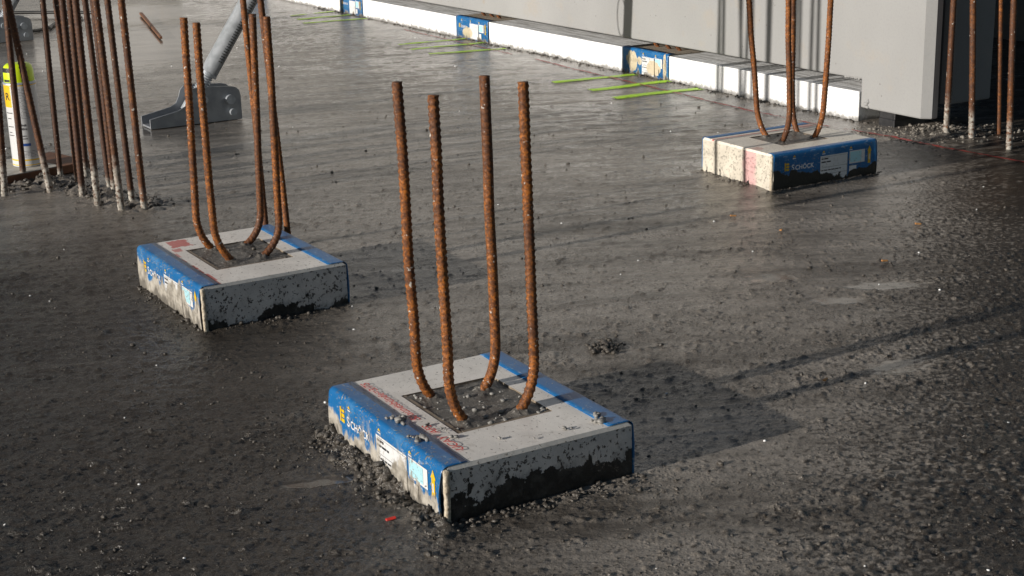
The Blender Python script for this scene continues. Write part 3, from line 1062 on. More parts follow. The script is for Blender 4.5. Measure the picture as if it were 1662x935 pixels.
BARS = [
    [((-0.0917, 1.5850, 0.0616), (-0.1074, 1.5761, 0.0843), (-0.1134, 1.5761, 0.4152)),
     ((-0.0537, 1.5101, 0.0616), (-0.0690, 1.5014, 0.0850), (-0.0732, 1.5014, 0.4123)),
     ((-0.0350, 1.6041, 0.0616), (-0.0198, 1.6128, 0.0838), (-0.0234, 1.6128, 0.4135)),
     ((0.0051, 1.5346, 0.0616), (0.0224, 1.5445, 0.0851), (0.0164, 1.5445, 0.4166))],
    [((-0.4537, 2.2365, 0.0652), (-0.4733, 2.2248, 0.0912), (-0.4652, 2.2248, 0.4158)),
     ((-0.4124, 2.1662, 0.0652), (-0.4333, 2.1538, 0.0942), (-0.4337, 2.1538, 0.4163)),
     ((-0.4067, 2.2533, 0.0652), (-0.3835, 2.2672, 0.0825), (-0.3719, 2.2672, 0.4138)),
     ((-0.3711, 2.1825, 0.0652), (-0.3443, 2.1984, 0.0854), (-0.3406, 2.1984, 0.4172))],
    [((0.5118, 2.9626, 0.0696), (0.4981, 2.9869, 0.0951), (0.4684, 2.9869, 0.415)),
     ((0.5339, 2.9156, 0.0696), (0.5450, 2.8958, 0.1034), (0.5328, 2.8958, 0.415)),
     ((0.5807, 3.0044, 0.0696), (0.5727, 3.0185, 0.0935), (0.5660, 3.0185, 0.415)),
     ((0.6020, 2.9435, 0.0696), (0.6140, 2.9219, 0.1039), (0.6240, 2.9219, 0.415))]]
BLOCK_LABELS = ['pale block with red lettering on top, mud piled along its blue side, four rusty bars',
                'pale block with red paint blotches on top and cement-smeared blue label, four rusty bars',
                'pale block near the wall with pink-stained cream side, blue side in shade, four bars']
MUD = [dict(mud_level=0.025, seed=1.0, splat=0.9), dict(mud_level=0.036, seed=4.3, splat=0.9),
       dict(mud_level=0.002, seed=2.2, splat=0.15, wet=0.022)]
BODY = [body_material('block_side_soaked', (0.66, 0.63, 0.61), 1.0, 0.027),
        body_material('block_side_speckled', (0.66, 0.63, 0.61), 5.0, 0.008),
        body_material('block_side_cream', (0.64, 0.585, 0.49), 3.0, -0.012, pink=0.040, spots=0.25)]
PLATE = [plate_material('block_top_plain', None, 0.0),
         plate_material('block_top_red', [(-0.112, -0.055, 0.022, 0.016, 0.85), (-0.075, -0.070, 0.010, 0.007, 0.7), (-0.045, -0.080, 0.012, 0.003, 0.6), (-0.01, -0.083, 0.010, 0.003, 0.6), (0.035, -0.084, 0.014, 0.005, 0.95), (0.062, -0.084, 0.010, 0.004, 0.8), (0.095, -0.082, 0.02, 0.0045, 0.85), (0.125, -0.084, 0.012, 0.004, 0.8), (0.13, -0.103, 0.008, 0.02, 0.6)], 4.0),
         plate_material('block_top_line', [(0.0, 0.076, 0.135, 0.0035, 0.75), (0.12, 0.082, 0.03, 0.02, 0.4), (-0.115, -0.045, 0.012, 0.012, 0.35)], 7.0, (0.80, 0.745, 0.65))]
TOPW = [(0.028, 0.031), (0.028, 0.030), (0.016, 0.022)]


def make_block(k):
    cx, cy, th, lx, ly, h = BLOCKS[k]
    root = empty('thermal_block', (cx, cy, 0), th)
    tag(root, BLOCK_LABELS[k], 'block', 'bar-carrying blocks set in the slab')
    # body: box with slightly knocked edges
    bm = bmesh.new()
    bm_box(bm, (-lx / 2, -ly / 2, -0.02), (lx / 2, ly / 2, h - 0.003), 0.0025, 2)
    bmesh.ops.subdivide_edges(bm, edges=[e for e in bm.edges if e.calc_length() > 0.03], cuts=14, use_grid_fill=True)
    for v in bm.verts:
        n = 0.0011 * float(pn(v.co.x / 0.03 + k * 7, (v.co.y + v.co.z * 1.3) / 0.03, 41)) + 0.0006 * float(pn(v.co.x / 0.008, (v.co.y + v.co.z) / 0.008, 42))
        if abs(v.co.x) > lx / 2 - 0.003: v.co.x += math.copysign(n, v.co.x)
        v.co.y += (n if abs(v.co.y) < ly / 2 - 0.004 else -abs(n))
    link('body', bm_mesh('body', bm), BODY[k], root, True)
    # top plate with its opening
    ox, oy = (0.067, 0.058) if k < 2 else (0.058, 0.052)
    if k == 1: ox, oy = 0.067, 0.060
    bm = bmesh.new()

    def ring(x0, x1, y0, y1, z):
        return [bm.verts.new((x, y, z)) for x, y in ((x0, y0), (x1, y0), (x1, y1), (x0, y1))]
    e = 0.0008
    o_t = ring(-lx / 2 + e, lx / 2 - e, -ly / 2 + 0.0065, ly / 2 - 0.0065, h)
    o_b = ring(-lx / 2 - e, lx / 2 + e, -ly / 2 + 0.0025, ly / 2 - 0.0025, h - 0.0045)
    i_t = ring(-ox, ox, -oy, oy, h)
    i_b = ring(-ox + 0.001, ox - 0.001, -oy + 0.001, oy - 0.001, h - 0.009)
    for a in range(4):
        b = (a + 1) % 4
        bm.faces.new((o_t[a], o_t[b], i_t[b], i_t[a]))
        bm.faces.new((o_b[a], o_b[b], o_t[b], o_t[a]))
        bm.faces.new((i_t[a], i_t[b], i_b[b], i_b[a])).material_index = 1
    tp = link('top_plate', bm_mesh('top_plate', bm), PLATE[k], root)
    tp.data.materials.append(M['frame_lip'])
    # lip inside the opening
    bm = bmesh.new()
    w = 0.007
    zt = h - 0.0006
    for lo_, hi_ in (((-ox, -oy), (ox, -oy + w)), ((ox - w, -oy + w), (ox, oy))):
        bm_box(bm, (lo_[0] + 0.0004, lo_[1] + 0.0004, h - 0.012), (hi_[0] - 0.0004, hi_[1] - 0.0004, zt), 0.0006, 1)
    link('recess_lip', bm_mesh('recess_lip', bm), M['frame_lip'], root)
    # grout
    n = 70
    xs = np.linspace(-ox + 0.0008, ox - 0.0008, n)
    yv = np.linspace(-oy + 0.0008, oy - 0.0008, n)
    X, Y = np.meshgrid(xs, yv, indexing='ij')
    s_ = 50 + 5 * k
    Z = h - 0.0018 + 0.0016 * pn(X / 0.03, Y / 0.03, s_) + 0.0022 * np.clip(pn(X / 0.011, Y / 0.011, s_ + 1), 0, 1) + 0.0007 * pn(X / 0.004, Y / 0.004, s_ + 2)
    c, s = math.cos(th), math.sin(th)
    for (b, K, T) in BARS[k]:
        bx = c * (b[0] - cx) + s * (b[1] - cy)
        by = -s * (b[0] - cx) + c * (b[1] - cy)
        d = np.hypot(X - bx, Y - by)
        Z = Z + 0.0075 * np.exp(-(d / 0.0105) ** 2) * (0.9 + 0.9 * pn(X / 0.006, Y / 0.006, s_ + 3))
    edge = np.minimum(np.minimum(X + ox, ox - X), np.minimum(Y + oy, oy - Y))
    Z = np.minimum(Z, h - 0.0007 + edge * 0.3)
    link('grout_fill', mesh_quads('grout_fill', np.stack([X, Y, Z], -1).reshape(-1, 3), grid_faces(n, n)), M['grout'], root, True)
    # crumbs lying in the opening and on the plate
    rs = np.random.default_rng(60 + k)
    nc = (46, 10, 5)[k]
    pts = [(rs.uniform(-ox, ox) * 0.92, rs.uniform(-oy, oy) * 0.92, h - 0.0005) for _ in range(nc)]
    rad = list(rs.uniform(0.0012, 0.0042, nc) ** 1.0)
    if k == 0:      # mess on the plate and on the left foil
        for (x, y, r_) in ((-0.005, -0.098, .005), (0.000, -0.092, .007), (0.006, -0.094, .005), (-0.01, -0.101, .004), (0.055, -0.098, .006), (0.063, -0.094, .0065), (0.05, -0.103, .004),
                           (0.115, 0.083, .008), (0.108, 0.086, .006), (0.121, 0.078, .0055), (0.12, 0.045, .0045), (0.075, -0.070, .004), (0.03, -0.075, .004), (0.05, -0.066, .003), (0.105, -0.03, .0025), (0.125, 0.0, .002)):
            for _ in range(3):
                pts.append((x + rs.normal() * r_ * 0.6, y + rs.normal() * r_ * 0.6, h + 0.002))
                rad.append(r_ * rs.uniform(0.35, 0.75))
    cr = link('mortar_crumbs', lumps_mesh('mortar_crumbs', pts, rad, 0.7, 61 + k), M['dry_crumb'] if k == 0 else M['crumb'], root, True)
    cr['kind'] = 'stuff'
    # blue foil on both long sides
    kw = MUD[k]
    mats = {nm: printed('print_%s_%d' % (nm, k), col, **kw) for nm, col in INKS.items()}
    blue = printed('blue_foil_%d' % k, BLUE, rough=0.36, **kw)
    blue_b = printed('blue_foil_plain_%d' % k, BLUE, 0.004, 9.0, splat=0.25, rough=0.4)
    fo = strip_sheet('blue_foil', lx, ly, h, TOPW[k][0], 70 + k, 0.006 if k == 0 else 0.003, blue, root, -1)
    strip_sheet('blue_foil', lx, ly, h, TOPW[k][1], 80 + k, 0.002, blue_b, root, 1)
    print_face(fo, lx, h, -ly / 2 - 0.0006, mats)
    # raw board edge showing at the corner beside the foil
    xs_ = lx / 2 if k != 2 else -lx / 2
    sg = 1 if k != 2 else -1
    bm = bmesh.new()
    bm_box(bm, (min(xs_ - sg * 0.004, xs_ + sg * 0.0035), -ly / 2 - 0.0002, -0.01), (max(xs_ - sg * 0.004, xs_ + sg * 0.0035), -ly / 2 + 0.0060, h - 0.002), 0.0018, 2)
    bmesh.ops.subdivide_edges(bm, edges=[e_ for e_ in bm.edges if e_.calc_length() > 0.03], cuts=22, use_grid_fill=True)
    for v in bm.verts:
        v.co.x += sg * 0.0016 * float(pn(v.co.z / 0.007, v.co.y / 0.004, 44 + k))
        v.co.y += 0.0012 * float(pn(v.co.z / 0.009, v.co.y / 0.004, 47 + k))
    link('board_edge', bm_mesh('board_edge', bm), M['cream_edge'], root, True)
    # bars
    inv = Matrix.Translation((cx, cy, 0)) @ Matrix.Rotation(th, 4, 'Z')
    inv = inv.inverted()
    for i, (b, K, T) in enumerate(BARS[k]):
        P = [tuple(inv @ Vector(p_)) for p_ in bezier_bar(b, K, T)]
        link('reinforcing_bar', rebar_mesh(P, 0.0056, 0.0070, 0.0011 if k == 0 else 0.0016, 20 if k == 0 else 14, seed=k * 10 + i), M['rust'], root)
    return root


blocks = [make_block(k) for k in range(3)]

# hand-stamped red line of writing on the front block's plate
b0 = blocks[0]
lx, ly, h0 = BLOCKS[0][3:]
me = text_mesh('UCAY  AFS    5baundsbünde=3/75', 0.0155, shear=0.12, offset=0.00012)
co = np.zeros(len(me.vertices) * 3, np.float32)
me.vertices.foreach_get('co', co)
co = co.reshape(-1, 3)
sx = 0.235 / max(1e-6, co[:, 0].max())
co[:, 0] *= sx
# reads from the near corner towards the far one, heads towards the foil
out = np.stack([lx / 2 - 0.028 - co[:, 0], -ly / 2 + 0.0405 - co[:, 1] * 0.88, np.full(len(co), h0 + 0.0016)], 1).astype(np.float32)
me.vertices.foreach_set('co', out.ravel())
me.update()
me.materials.clear()
link('lettering', me, M['red_ink'], b0)

# ------------------------------------------------------------------ blue blocks between the foam strips
WL = ['blue block under the wall with big torn cream patches on its label',
      'blue block under the wall with grey mud smeared over its logo',
      'blue block under the wall crossed by a dark shadow band',
      'blue block under the wall at the far end']
for i, (a, b) in enumerate(BW):
    L_ = b - a
    cx = (a + b) / 2
    o2 = WO + WD * cx
    root = empty('wall_block', (o2[0], o2[1], 0), W_TH)
    tag(root, WL[i], 'block', 'blue blocks under the wall')
    hh = 0.0715
    bm = bmesh.new()
    bm_box(bm, (-L_ / 2 + 0.001, 0.003, -0.01), (L_ / 2 - 0.001, 0.185, hh), 0.003, 2)
    link('body', bm_mesh('body', bm), body_material('wall_block_body_%d' % i, (0.42, 0.36, 0.29), 11.0 + i, -0.03), root)
    torn = None
    kw = dict(mud_level=0.006, seed=5.0 + i, splat=0.55)
    if i == 0:
        torn = [(-0.062, 0.036, 0.024, 0.030), (0.042, 0.026, 0.032, 0.021), (0.094, 0.03, 0.008, 0.04), (-0.026, 0.04, 0.010, 0.012)]
    if i == 1:
        torn = [(-0.03, 0.022, 0.035, 0.018)]
    mats = {nm: printed('wall_print_%s_%d' % (nm, i), col, torn=torn, **kw) for nm, col in INKS.items()}
    blue = printed('wall_foil_%d' % i, BLUE, torn=torn, rough=0.3, coat=0.3, **kw)
    nx = 30
    prof = [(0.022, hh + 0.0012), (0.008, hh + 0.0012), (0.003, hh + 0.0005), (0.0005, hh - 0.002), (-0.0005, hh - 0.006), (-0.0005, hh * 0.5), (-0.0005, -0.004)]
    V = np.array([[(x, y - 0.0008 * abs(float(pn(x / 0.02, z / 0.02, 90 + i))), z) for (y, z) in prof] for x in np.linspace(-L_ / 2, L_ / 2, nx)])
    fo = link('blue_foil', mesh_quads('blue_foil', V.reshape(-1, 3), grid_faces(nx, len(prof))), blue, root, True)
    so = fo.modifiers.new('thick', 'SOLIDIFY')
    so.thickness = 0.0008
    so.offset = 1
    if i < 3:
        print_face(fo, L_, hh, -0.0019, mats, 0 if i else 1)
    for q in (-0.045, 0.012, 0.06):
        P = [(q + 0.012, 0.085, hh - 0.02), (q, 0.066, hh + 0.01), (q - 0.006, 0.058, 0.16)]
        link('reinforcing_bar', rebar_mesh(P, 0.0050, 0.0078, 0.004, 8, seed=200 + i * 3 + int(q * 100)), M['rust'], root)

# ------------------------------------------------------------------ tall bars
TALL = [(-0.9955, 2.9314, 0.0545), (-0.9942, 3.0526, 0.0158), (-0.9118, 2.9535, -0.1051), (-0.9273, 3.085, 0.0096), (-0.8714, 3.0092, -0.0121),
        (-0.8373, 2.9126, 0.0059), (-0.878, 3.0965, 0.014), (-0.7833, 2.8191, -0.0032), (-0.8031, 2.9898, -0.0268), (-0.7792, 2.9323, -0.008),
        (-0.7279, 2.7783, -0.0225), (-0.7206, 2.8319, -0.0228), (-0.6851, 2.7783, -0.0129)]
SPECIAL = {0: 'ribbed bar with cement-grey foot standing just outside the spray can side of the bundle', 1: 'tall dark ribbed bar upright in front of the spray can',
           2: 'tall ribbed bar leaning across the front of the spray can', 3: 'thin brown ribbed bar standing alone between the spray can and the bundle',
           7: 'tall bar with long cement-whitened foot in the middle of the bundle', 10: 'tall bar with cement-whitened foot, second from the steel prop side of the bundle',
           12: 'orange rusty tall bar standing at the steel prop side of the bundle', 11: 'dark tall bar between the whitened bar and the orange outermost bar of the bundle'}
for i, (x, y, ln) in enumerate(TALL):
    z0 = -0.02
    P = [(x + ln * z0, y, z0), (x + ln * 0.5, y, 0.5), (x + ln * 1.25, y + random.uniform(-0.01, 0.01), 1.25)]
    me = rebar_mesh(P, 0.0067 if i not in (1, 3, 4, 8, 9, 11) else 0.0060, 0.0085, 0.0026, 10, seed=300 + i)
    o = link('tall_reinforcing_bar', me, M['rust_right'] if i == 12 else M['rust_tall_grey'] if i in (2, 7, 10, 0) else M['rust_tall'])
    tag(o, SPECIAL.get(i, 'tall dark brown ribbed bar in the thick of the bundle'), 'rebar', 'bundle of tall bars')
for i, (x, y, ln) in enumerate(((-0.4080, 2.4691, -0.0269), (-0.3597, 2.3901, -0.0434))):
    P = [(x - ln * 0.02, y, -0.02), (x + ln * 1.1, y, 1.1)]
    o = link('tall_reinforcing_bar', rebar_mesh(P, 0.0052, 0.0078, 0.002, 12, seed=330 + i), M['rust'])
    tag(o, ('tall rusty bar rising behind the red-blotched block, the one nearer the bundle', 'tall rusty bar rising close behind the back edge of the red-blotched block')[i], 'rebar', 'bars behind the block')
RIGHT = [(0.9635, 3.2919, 0.0028), (1.0041, 3.2369, -0.0522), (1.073, 3.2691, -0.0525), (1.0491, 3.1234, -0.0354)]
RL = ['rusty bar with crusted cement standing nearest the wall end', 'rusty bar second from the wall end with cement-crusted foot',
      'orange rusty bar standing behind the other bars by the wall end', 'rusty bar by the wall end with white cement crust down its length']
for i, (x, y, ln) in enumerate(RIGHT):
    P = [(x - ln * 0.02, y, -0.02), (x + ln * 1.0, y, 1.0)]
    o = link('tall_reinforcing_bar', rebar_mesh(P, (0.0066, 0.0066, 0.0052, 0.0066)[i], 0.0085, 0.0024, 10, seed=340 + i), M['rust_right'] if i != 2 else M['rust'])
    tag(o, RL[i], 'rebar', 'bars by the wall end')

# ------------------------------------------------------------------ steel props
def make_prop(loc, az, yaw, label, with_wire):
    root = empty('push_pull_prop', loc, R(az))
    tag(root, label, 'prop', 'steel props holding the wall')
    prof = [(-0.118, 0.0), (-0.118, 0.024), (-0.044, 0.037), (-0.028, 0.045), (-0.019, 0.062), (-0.016, 0.076), (-0.006, 0.087), (0.008, 0.089),
            (0.09, 0.083), (0.104, 0.080), (0.113, 0.072), (0.116, 0.058), (0.116, 0.0)]
    for y in (-0.034, 0.030):
        prism('side_plate', prof, y, y + 0.004, M['bracket'], root, 0.0008)
    box('base_plate', (-0.116, -0.0299, 0.0), (0.114, 0.0299, 0.0045), M['bracket'], root, 0.0008)
    for (x, z, r) in ((0.086, 0.052, 0.0115), (0.091, 0.020, 0.0085), (0.018, 0.058, 0.010)):
        bm = bmesh.new()
        cyl_between(bm, (x, -0.045, z), (x, 0.042, z), r * 0.62, 16)
        cyl_between(bm, (x, -0.0455, z), (x, -0.0345, z), r, 20)
        cyl_between(bm, (x, 0.0345, z), (x, 0.0405, z), r, 6)
        link('bolt', bm_mesh('bolt', bm), M['galv'], root)
    # spindle and tube lie in a vertical plane turned by yaw against the foot
    e = 56.4
    q = R(yaw - az)
    D = np.array([math.cos(q) * math.cos(R(e)), math.sin(q) * math.cos(R(e)), math.sin(R(e))])
    p0 = np.array([0.006, 0.0, 0.052])
    L = 2.30
    me = sweep(resample([p0 + D * 0.0, p0 + D * 0.22], 0.0011), 0.0150, 18, lambda s, ph: 0.0016 * np.cos(2 * np.pi * (s / 0.0062) + ph))
    link('threaded_spindle', me, M['galv'], root, True)
    bm = bmesh.new()
    cyl_between(bm, p0 - D * 0.03, p0 + D * 0.02, 0.019, 24)
    link('pivot_block', bm_mesh('pivot_block', bm), M['galv'], root, False)
    t0 = 0.075
    bm = bmesh.new()
    cyl_between(bm, p0 + D * t0, p0 + D * L, 0.0212, 32)
    tb = link('tube', bm_mesh('tube', bm), M['galv'], root, True)
    bm = bmesh.new()
    cyl_between(bm, p0 + D * (t0 - 0.004), p0 + D * (t0 + 0.004), 0.0222, 32)
    link('tube_rim', bm_mesh('tube_rim', bm), M['galv'], root, False)
    # embossed row of notches along the tube
    side = np.cross(D, (0, 0, 1.0))
    side /= np.linalg.norm(side)
    upv = np.cross(side, D)
    cd = (0.93 * side - 0.36 * upv)
    for s in np.arange(0.115, 0.30, 0.0068):
        c = p0 + D * s + cd * 0.0208
        bm = bmesh.new()
        cyl_between(bm, c - np.cross(cd, D) * 0.0065, c + np.cross(cd, D) * 0.0065, 0.0011, 6)
        link('notch', bm_mesh('notch', bm), M['black_plastic'], tb)
    # head plate on the wall
    end = p0 + D * L
    bm = bmesh.new()
    cyl_between(bm, end - D * 0.02, end + D * 0.03, 0.016, 16)
    link('head', bm_mesh('head', bm), M['bracket'], root)
    if with_wire:
        P = []
        for t in np.linspace(0, 1, 40):
            a = t * 2 * math.pi
            c = p0 + D * 0.44
            P.append(c + side * (-0.034 + 0.020 * math.cos(a)) + np.array([0, 0, 1.0]) * (0.055 * math.sin(a) - 0.01))
        link('safety_wire', sweep(P, 0.0022, 8, None, False), M['cable'], root, True)
    return root


make_prop((-0.772 - 0.0, 3.695, 0.0005), 31, 22, 'galvanised steel prop with grey foot bracket standing behind the two blocks', True)
make_prop((-1.79, 5.40, 0.0005), 31, 24, 'grey steel prop foot beyond the spray can with a black cable under it', False)

# ------------------------------------------------------------------ cable and reflection stick near the far prop
gz = lambda x, y: float(ground_h(np.array([x]), np.array([y]))[0])
cb = [(-2.3, 5.9), (-2.0, 5.62), (-1.86, 5.57), (-1.74, 5.62), (-1.70, 5.72), (-1.72, 5.86), (-1.67, 6.06)]
P = [(x, y, gz(x, y) + 0.007) for x, y in resample([(a, b, 0) for a, b in cb], 0.02)[:, :2]]
o = link('cable', sweep(P, 0.0065, 10), M['cable'], None, True)
tag(o, 'black cable curling over the slab beside the far prop foot', 'cable')
cb = [(-2.4, 6.3), (-1.886, 6.21), (-1.674, 6.16), (-1.62, 6.14)]
P = [(x, y, gz(x, y) + 0.016) for x, y in resample([(a, b, 0) for a, b in cb], 0.02)[:, :2]]
o = link('cable', sweep(P, 0.0065, 10), M['cable'], None, True)
tag(o, 'black cable lying nearly straight across the slab behind the far prop foot', 'cable')
bm = bmesh.new()
a, b = Vector((-1.452, 6.138, 0.004)), Vector((-1.199, 5.331, 0.004))
d = (b - a).normalized()
s_ = Vector((d.y, -d.x, 0)) * 0.006
vs_ = [bm.verts.new(p) for p in (a - s_, a + s_, b + s_ * 0.7, b - s_ * 0.7)]
f_ = bm.faces.new(vs_)
ex = bmesh.ops.extrude_face_region(bm, geom=[f_])
for v in [g for g in ex['geom'] if isinstance(g, bmesh.types.BMVert)]:
    v.co.z += 0.008
o = link('reflection_streak', bm_mesh('reflection_streak', bm), M['wood'])  # solid strip modelled for the reflection of a bar in the puddle
tag(o, 'thin brown modelled reflection stick lying in the far puddle', 'streak')

# ------------------------------------------------------------------ spray can on its plank
pl = empty('plank', (-1.036, 3.120, 0.0), R(47))
tag(pl, 'short brown plank with cement-smeared top under the spray can', 'plank')
box('board', (-0.26, -0.085, 0.002), (0.135, 0.075, 0.020), M['wood'], pl, 0.002)
box('cement_smear', (-0.258, -0.083, 0.0201), (0.062, 0.073, 0.0214), M['plank_top'], pl, 0.0005)


def can_material():
    m = NT('can_print')
    v = m.co()
    X, Y, Z = m.xyz()
    ang = m.math('ARCTAN2', Y, X)
    c = m.mix(0.0, (0.62, 0.63, 0.64), (0.7, 0.7, 0.7))
    # yellow band at the base, double line
    for a, b in ((0.0135, 0.0165), (0.0035, 0.0055), (0.1685, 0.1705)):
        k = m.math('MULTIPLY', m.math('GREATER_THAN', Z, a), m.math('LESS_THAN', Z, b))
        c = m.mix(k, c, (0.78, 0.50, 0.02))
    # yellow panel at the shoulder on one side
    k = m.math('MULTIPLY', m.math('MULTIPLY', m.math('GREATER_THAN', Z, 0.125), m.math('LESS_THAN', Z, 0.1705)), m.math('LESS_THAN', ang, -1.93))
    c = m.mix(k, c, (0.80, 0.50, 0.015))
    # rows of small print
    rows = m.math('GREATER_THAN', m.math('SINE', m.math('MULTIPLY', Z, 2100.0)), 0.25)
    words = m.ss(m.noise(1.0, 1, 0.5, m.map(v, scale=(420, 420, 330))), 0.44, 0.47)
    reg = m.math('MULTIPLY', m.math('MULTIPLY', m.math('GREATER_THAN', Z, 0.100), m.math('LESS_THAN', Z, 0.165)), m.math('MULTIPLY', m.math('GREATER_THAN', ang, -1.80), m.math('LESS_THAN', ang, -0.75)))
    reg2 = m.math('MULTIPLY', m.math('MULTIPLY', m.math('GREATER_THAN', Z, 0.020), m.math('LESS_THAN', Z, 0.036)), m.math('MULTIPLY', m.math('GREATER_THAN', ang, -1.70), m.math('LESS_THAN', ang, -0.6)))
    reg = m.math('MAXIMUM', reg, reg2)
    c = m.mix(m.math('MULTIPLY', m.math('MULTIPLY', rows, words), m.math('MULTIPLY', reg, 0.75)), c, (0.09, 0.09, 0.11))
    return m.out(c, 0.32, None, 0.5, None, 0.3, 0.15)


can = empty('spray_can', (-1.004, 3.130, 0.0216), 0)
tag(can, 'white spray can with neon lime cap and yellow panel standing on the plank', 'spray can')


def lathe(name, prof, mat, parent, n=48):
    ph = np.linspace(0, 2 * np.pi, n, endpoint=False)
    V = np.array([[(r * math.cos(a), r * math.sin(a), z) for a in ph] for r, z in prof])
    return link(name, mesh_quads(name, V.reshape(-1, 3), grid_faces(len(prof), n, wrap_v=True)[:, ::-1]), mat, parent, True)


cr_ = 0.0325
lathe('can_body', [(0.0, 0.001), (cr_ - 0.003, 0.001), (cr_ - 0.001, 0.0), (cr_, 0.002), (cr_, 0.004), (cr_, 0.168), (cr_, 0.1715)], can_material(), can)
lathe('can_shoulder', [(cr_ + 0.0006, 0.1715), (cr_ + 0.0006, 0.1745), (cr_ - 0.002, 0.1755), (cr_ - 0.004, 0.176)], M['galv'], can)
lime = noise_mat('neon_lime_plastic', (0.60, 0.80, 0.01), (0.66, 0.86, 0.02), 20, 0.35)
cap = lathe('cap', [(cr_ - 0.0028, 0.1745), (cr_ - 0.0022, 0.178), (cr_ - 0.0026, 0.198), (cr_ - 0.005, 0.207), (cr_ - 0.010, 0.2115), (cr_ - 0.018, 0.2125), (0.0, 0.2125)], lime, can)


def curved_patch(name, a0, a1, z0, z1, r, mat, parent):
    n = 10
    V = np.array([[(r * math.cos(a), r * math.sin(a), z) for z in (z0, z1)] for a in np.linspace(a0, a1, n)])
    return link(name, mesh_quads(name, V.reshape(-1, 3), grid_faces(n, 2)), mat, parent)


def flat_mat(name, c, r=0.4):
    return noise_mat(name, c, tuple(k * 0.9 for k in c), 60, r)


M['ink_black'] = flat_mat('black_print', (0.02, 0.02, 0.022))
M['ink_blue'] = flat_mat('blue_print', (0.03, 0.09, 0.35))
M['ink_red'] = flat_mat('red_print', (0.5, 0.02, 0.02))
M['ink_yel'] = flat_mat('yellow_print', (0.75, 0.5, 0.02))
curved_patch('nozzle_opening', R(-145), R(-100), 0.196, 0.2055, cr_ - 0.0012, M['ink_black'], cap)
curved_patch('nozzle_opening', R(-140), R(-112), 0.177, 0.182, cr_ - 0.0012, M['ink_black'], cap)
body = [o for o in can.children if o.name.startswith('can_body')][0]


def can_text(bodytxt, size, a_mid, z, mat, shear=0.0):
    me = text_mesh(bodytxt, size, align='CENTER', offset=0.00012)
    co = np.zeros(len(me.vertices) * 3, np.float32)
    me.vertices.foreach_get('co', co)
    co = co.reshape(-1, 3)
    r = cr_ + 0.0004
    a = a_mid + co[:, 0] / r
    out = np.stack([r * np.cos(a), r * np.sin(a), z + co[:, 1]], 1).astype(np.float32)
    me.vertices.foreach_set('co', out.ravel())
    me.update()
    me.materials.clear()
    return link('print', me, mat, body)


can_text('R', 0.022, R(-128), 0.140, M['ink_black'])
can_text('Inhalt', 0.0068, R(-79), 0.086, M['ink_black'])
can_text('500ml', 0.0068, R(-79), 0.078, M['ink_black'])
curved_patch('print', R(-90), R(-58), 0.0445, 0.0500, cr_ + 0.0004, M['ink_blue'], body)
for kk, (mt, z) in enumerate(((M['ink_black'], 0.066), (M['ink_red'], 0.062), (M['ink_yel'], 0.058))):
    curved_patch('print', R(-93), R(-88), z, z + 0.004, cr_ + 0.0004, mt, body)
for z, a0, a1 in ((0.0648, -84, -70), (0.0590, -84, -66), (0.1125, -146, -112), (0.1010, -140, -120), (0.0840, -144, -114), (0.0720, -140, -124), (0.0660, -146, -116)):
    curved_patch('print', R(a0), R(a1), z, z + 0.0016, cr_ + 0.0004, M['ink_black'], body)

# ------------------------------------------------------------------ paint lines on the slab
def line_material(name, col, soft=0.5, cover=0.8):
    m = NT(name)
    v = m.co('UV')
    U, V_, _ = m.xyz(v)
    d = m.math('ABSOLUTE', m.math('SUBTRACT', V_, 0.5))
    g = m.n('ShaderNodeNewGeometry').outputs['Position']
    n1 = m.noise(95, 4, 0.65, g)
    n2 = m.noise(14, 3, 0.6, g)
    a = m.ss(m.math('ADD', d, m.math('MULTIPLY', m.math('SUBTRACT', n1, 0.5), 0.35)), 0.46, 0.46 - soft * 0.42)
    a = m.math('MULTIPLY', a, m.ss(m.math('ADD', n2, m.math('MULTIPLY', m.math('SUBTRACT', n1, 0.5), 0.6)), 0.58 - cover * 0.4, 0.62 - cover * 0.3))
    m.out(col, 0.5, m.bump(n1, 0.001, 0.5), 0.4)
    m.set(m.b.inputs['Alpha'], a)
    return m.m


def paint_line(name, pts, width, mat, lift=0.0016):
    P = resample([(a, b, 0) for a, b in pts], 0.006)[:, :2]
    T = np.gradient(P, axis=0)
    T /= np.linalg.norm(T, axis=1)[:, None]
    Nn = np.stack([-T[:, 1], T[:, 0]], 1)
    nv = 7
    k = np.linspace(-0.5, 0.5, nv)
    X = P[:, None, 0] + Nn[:, None, 0] * k[None] * width
    Y = P[:, None, 1] + Nn[:, None, 1] * k[None] * width
    Z = ground_h(X, Y) + lift
    # sheet drapes over the tops of neighbouring grains
    Zs = Z.copy()
    Zs[1:-1] = np.maximum(Z[1:-1], np.maximum(Z[:-2], Z[2:]) - 0.0004)
    me = mesh_quads(name, np.stack([X, Y, Zs], -1).reshape(-1, 3), grid_faces(len(P), nv))
    uv = me.uv_layers.new(name='UVMap')
    ii = np.zeros(len(me.loops), np.int32)
    me.loops.foreach_get('vertex_index', ii)
    u = (ii // nv) / len(P)
    w = (ii % nv) / (nv - 1)
    uv.data.foreach_set('uv', np.stack([u, w], 1).astype(np.float32).ravel())
    o = link(name, me, mat, ground, True)
    return o


GREEN = line_material('neon_green_paint', (0.44, 0.76, 0.012), 1.0, 0.80)
GREEN_FAINT = line_material('faint_green_paint', (0.36, 0.60, 0.02), 1.0, 0.62)
REDL = line_material('red_chalk', (0.30, 0.035, 0.03), 0.8, 0.55)


def uv2xy(u, v):
    p = WO + WD * u + WN * v
    return (p[0], p[1])


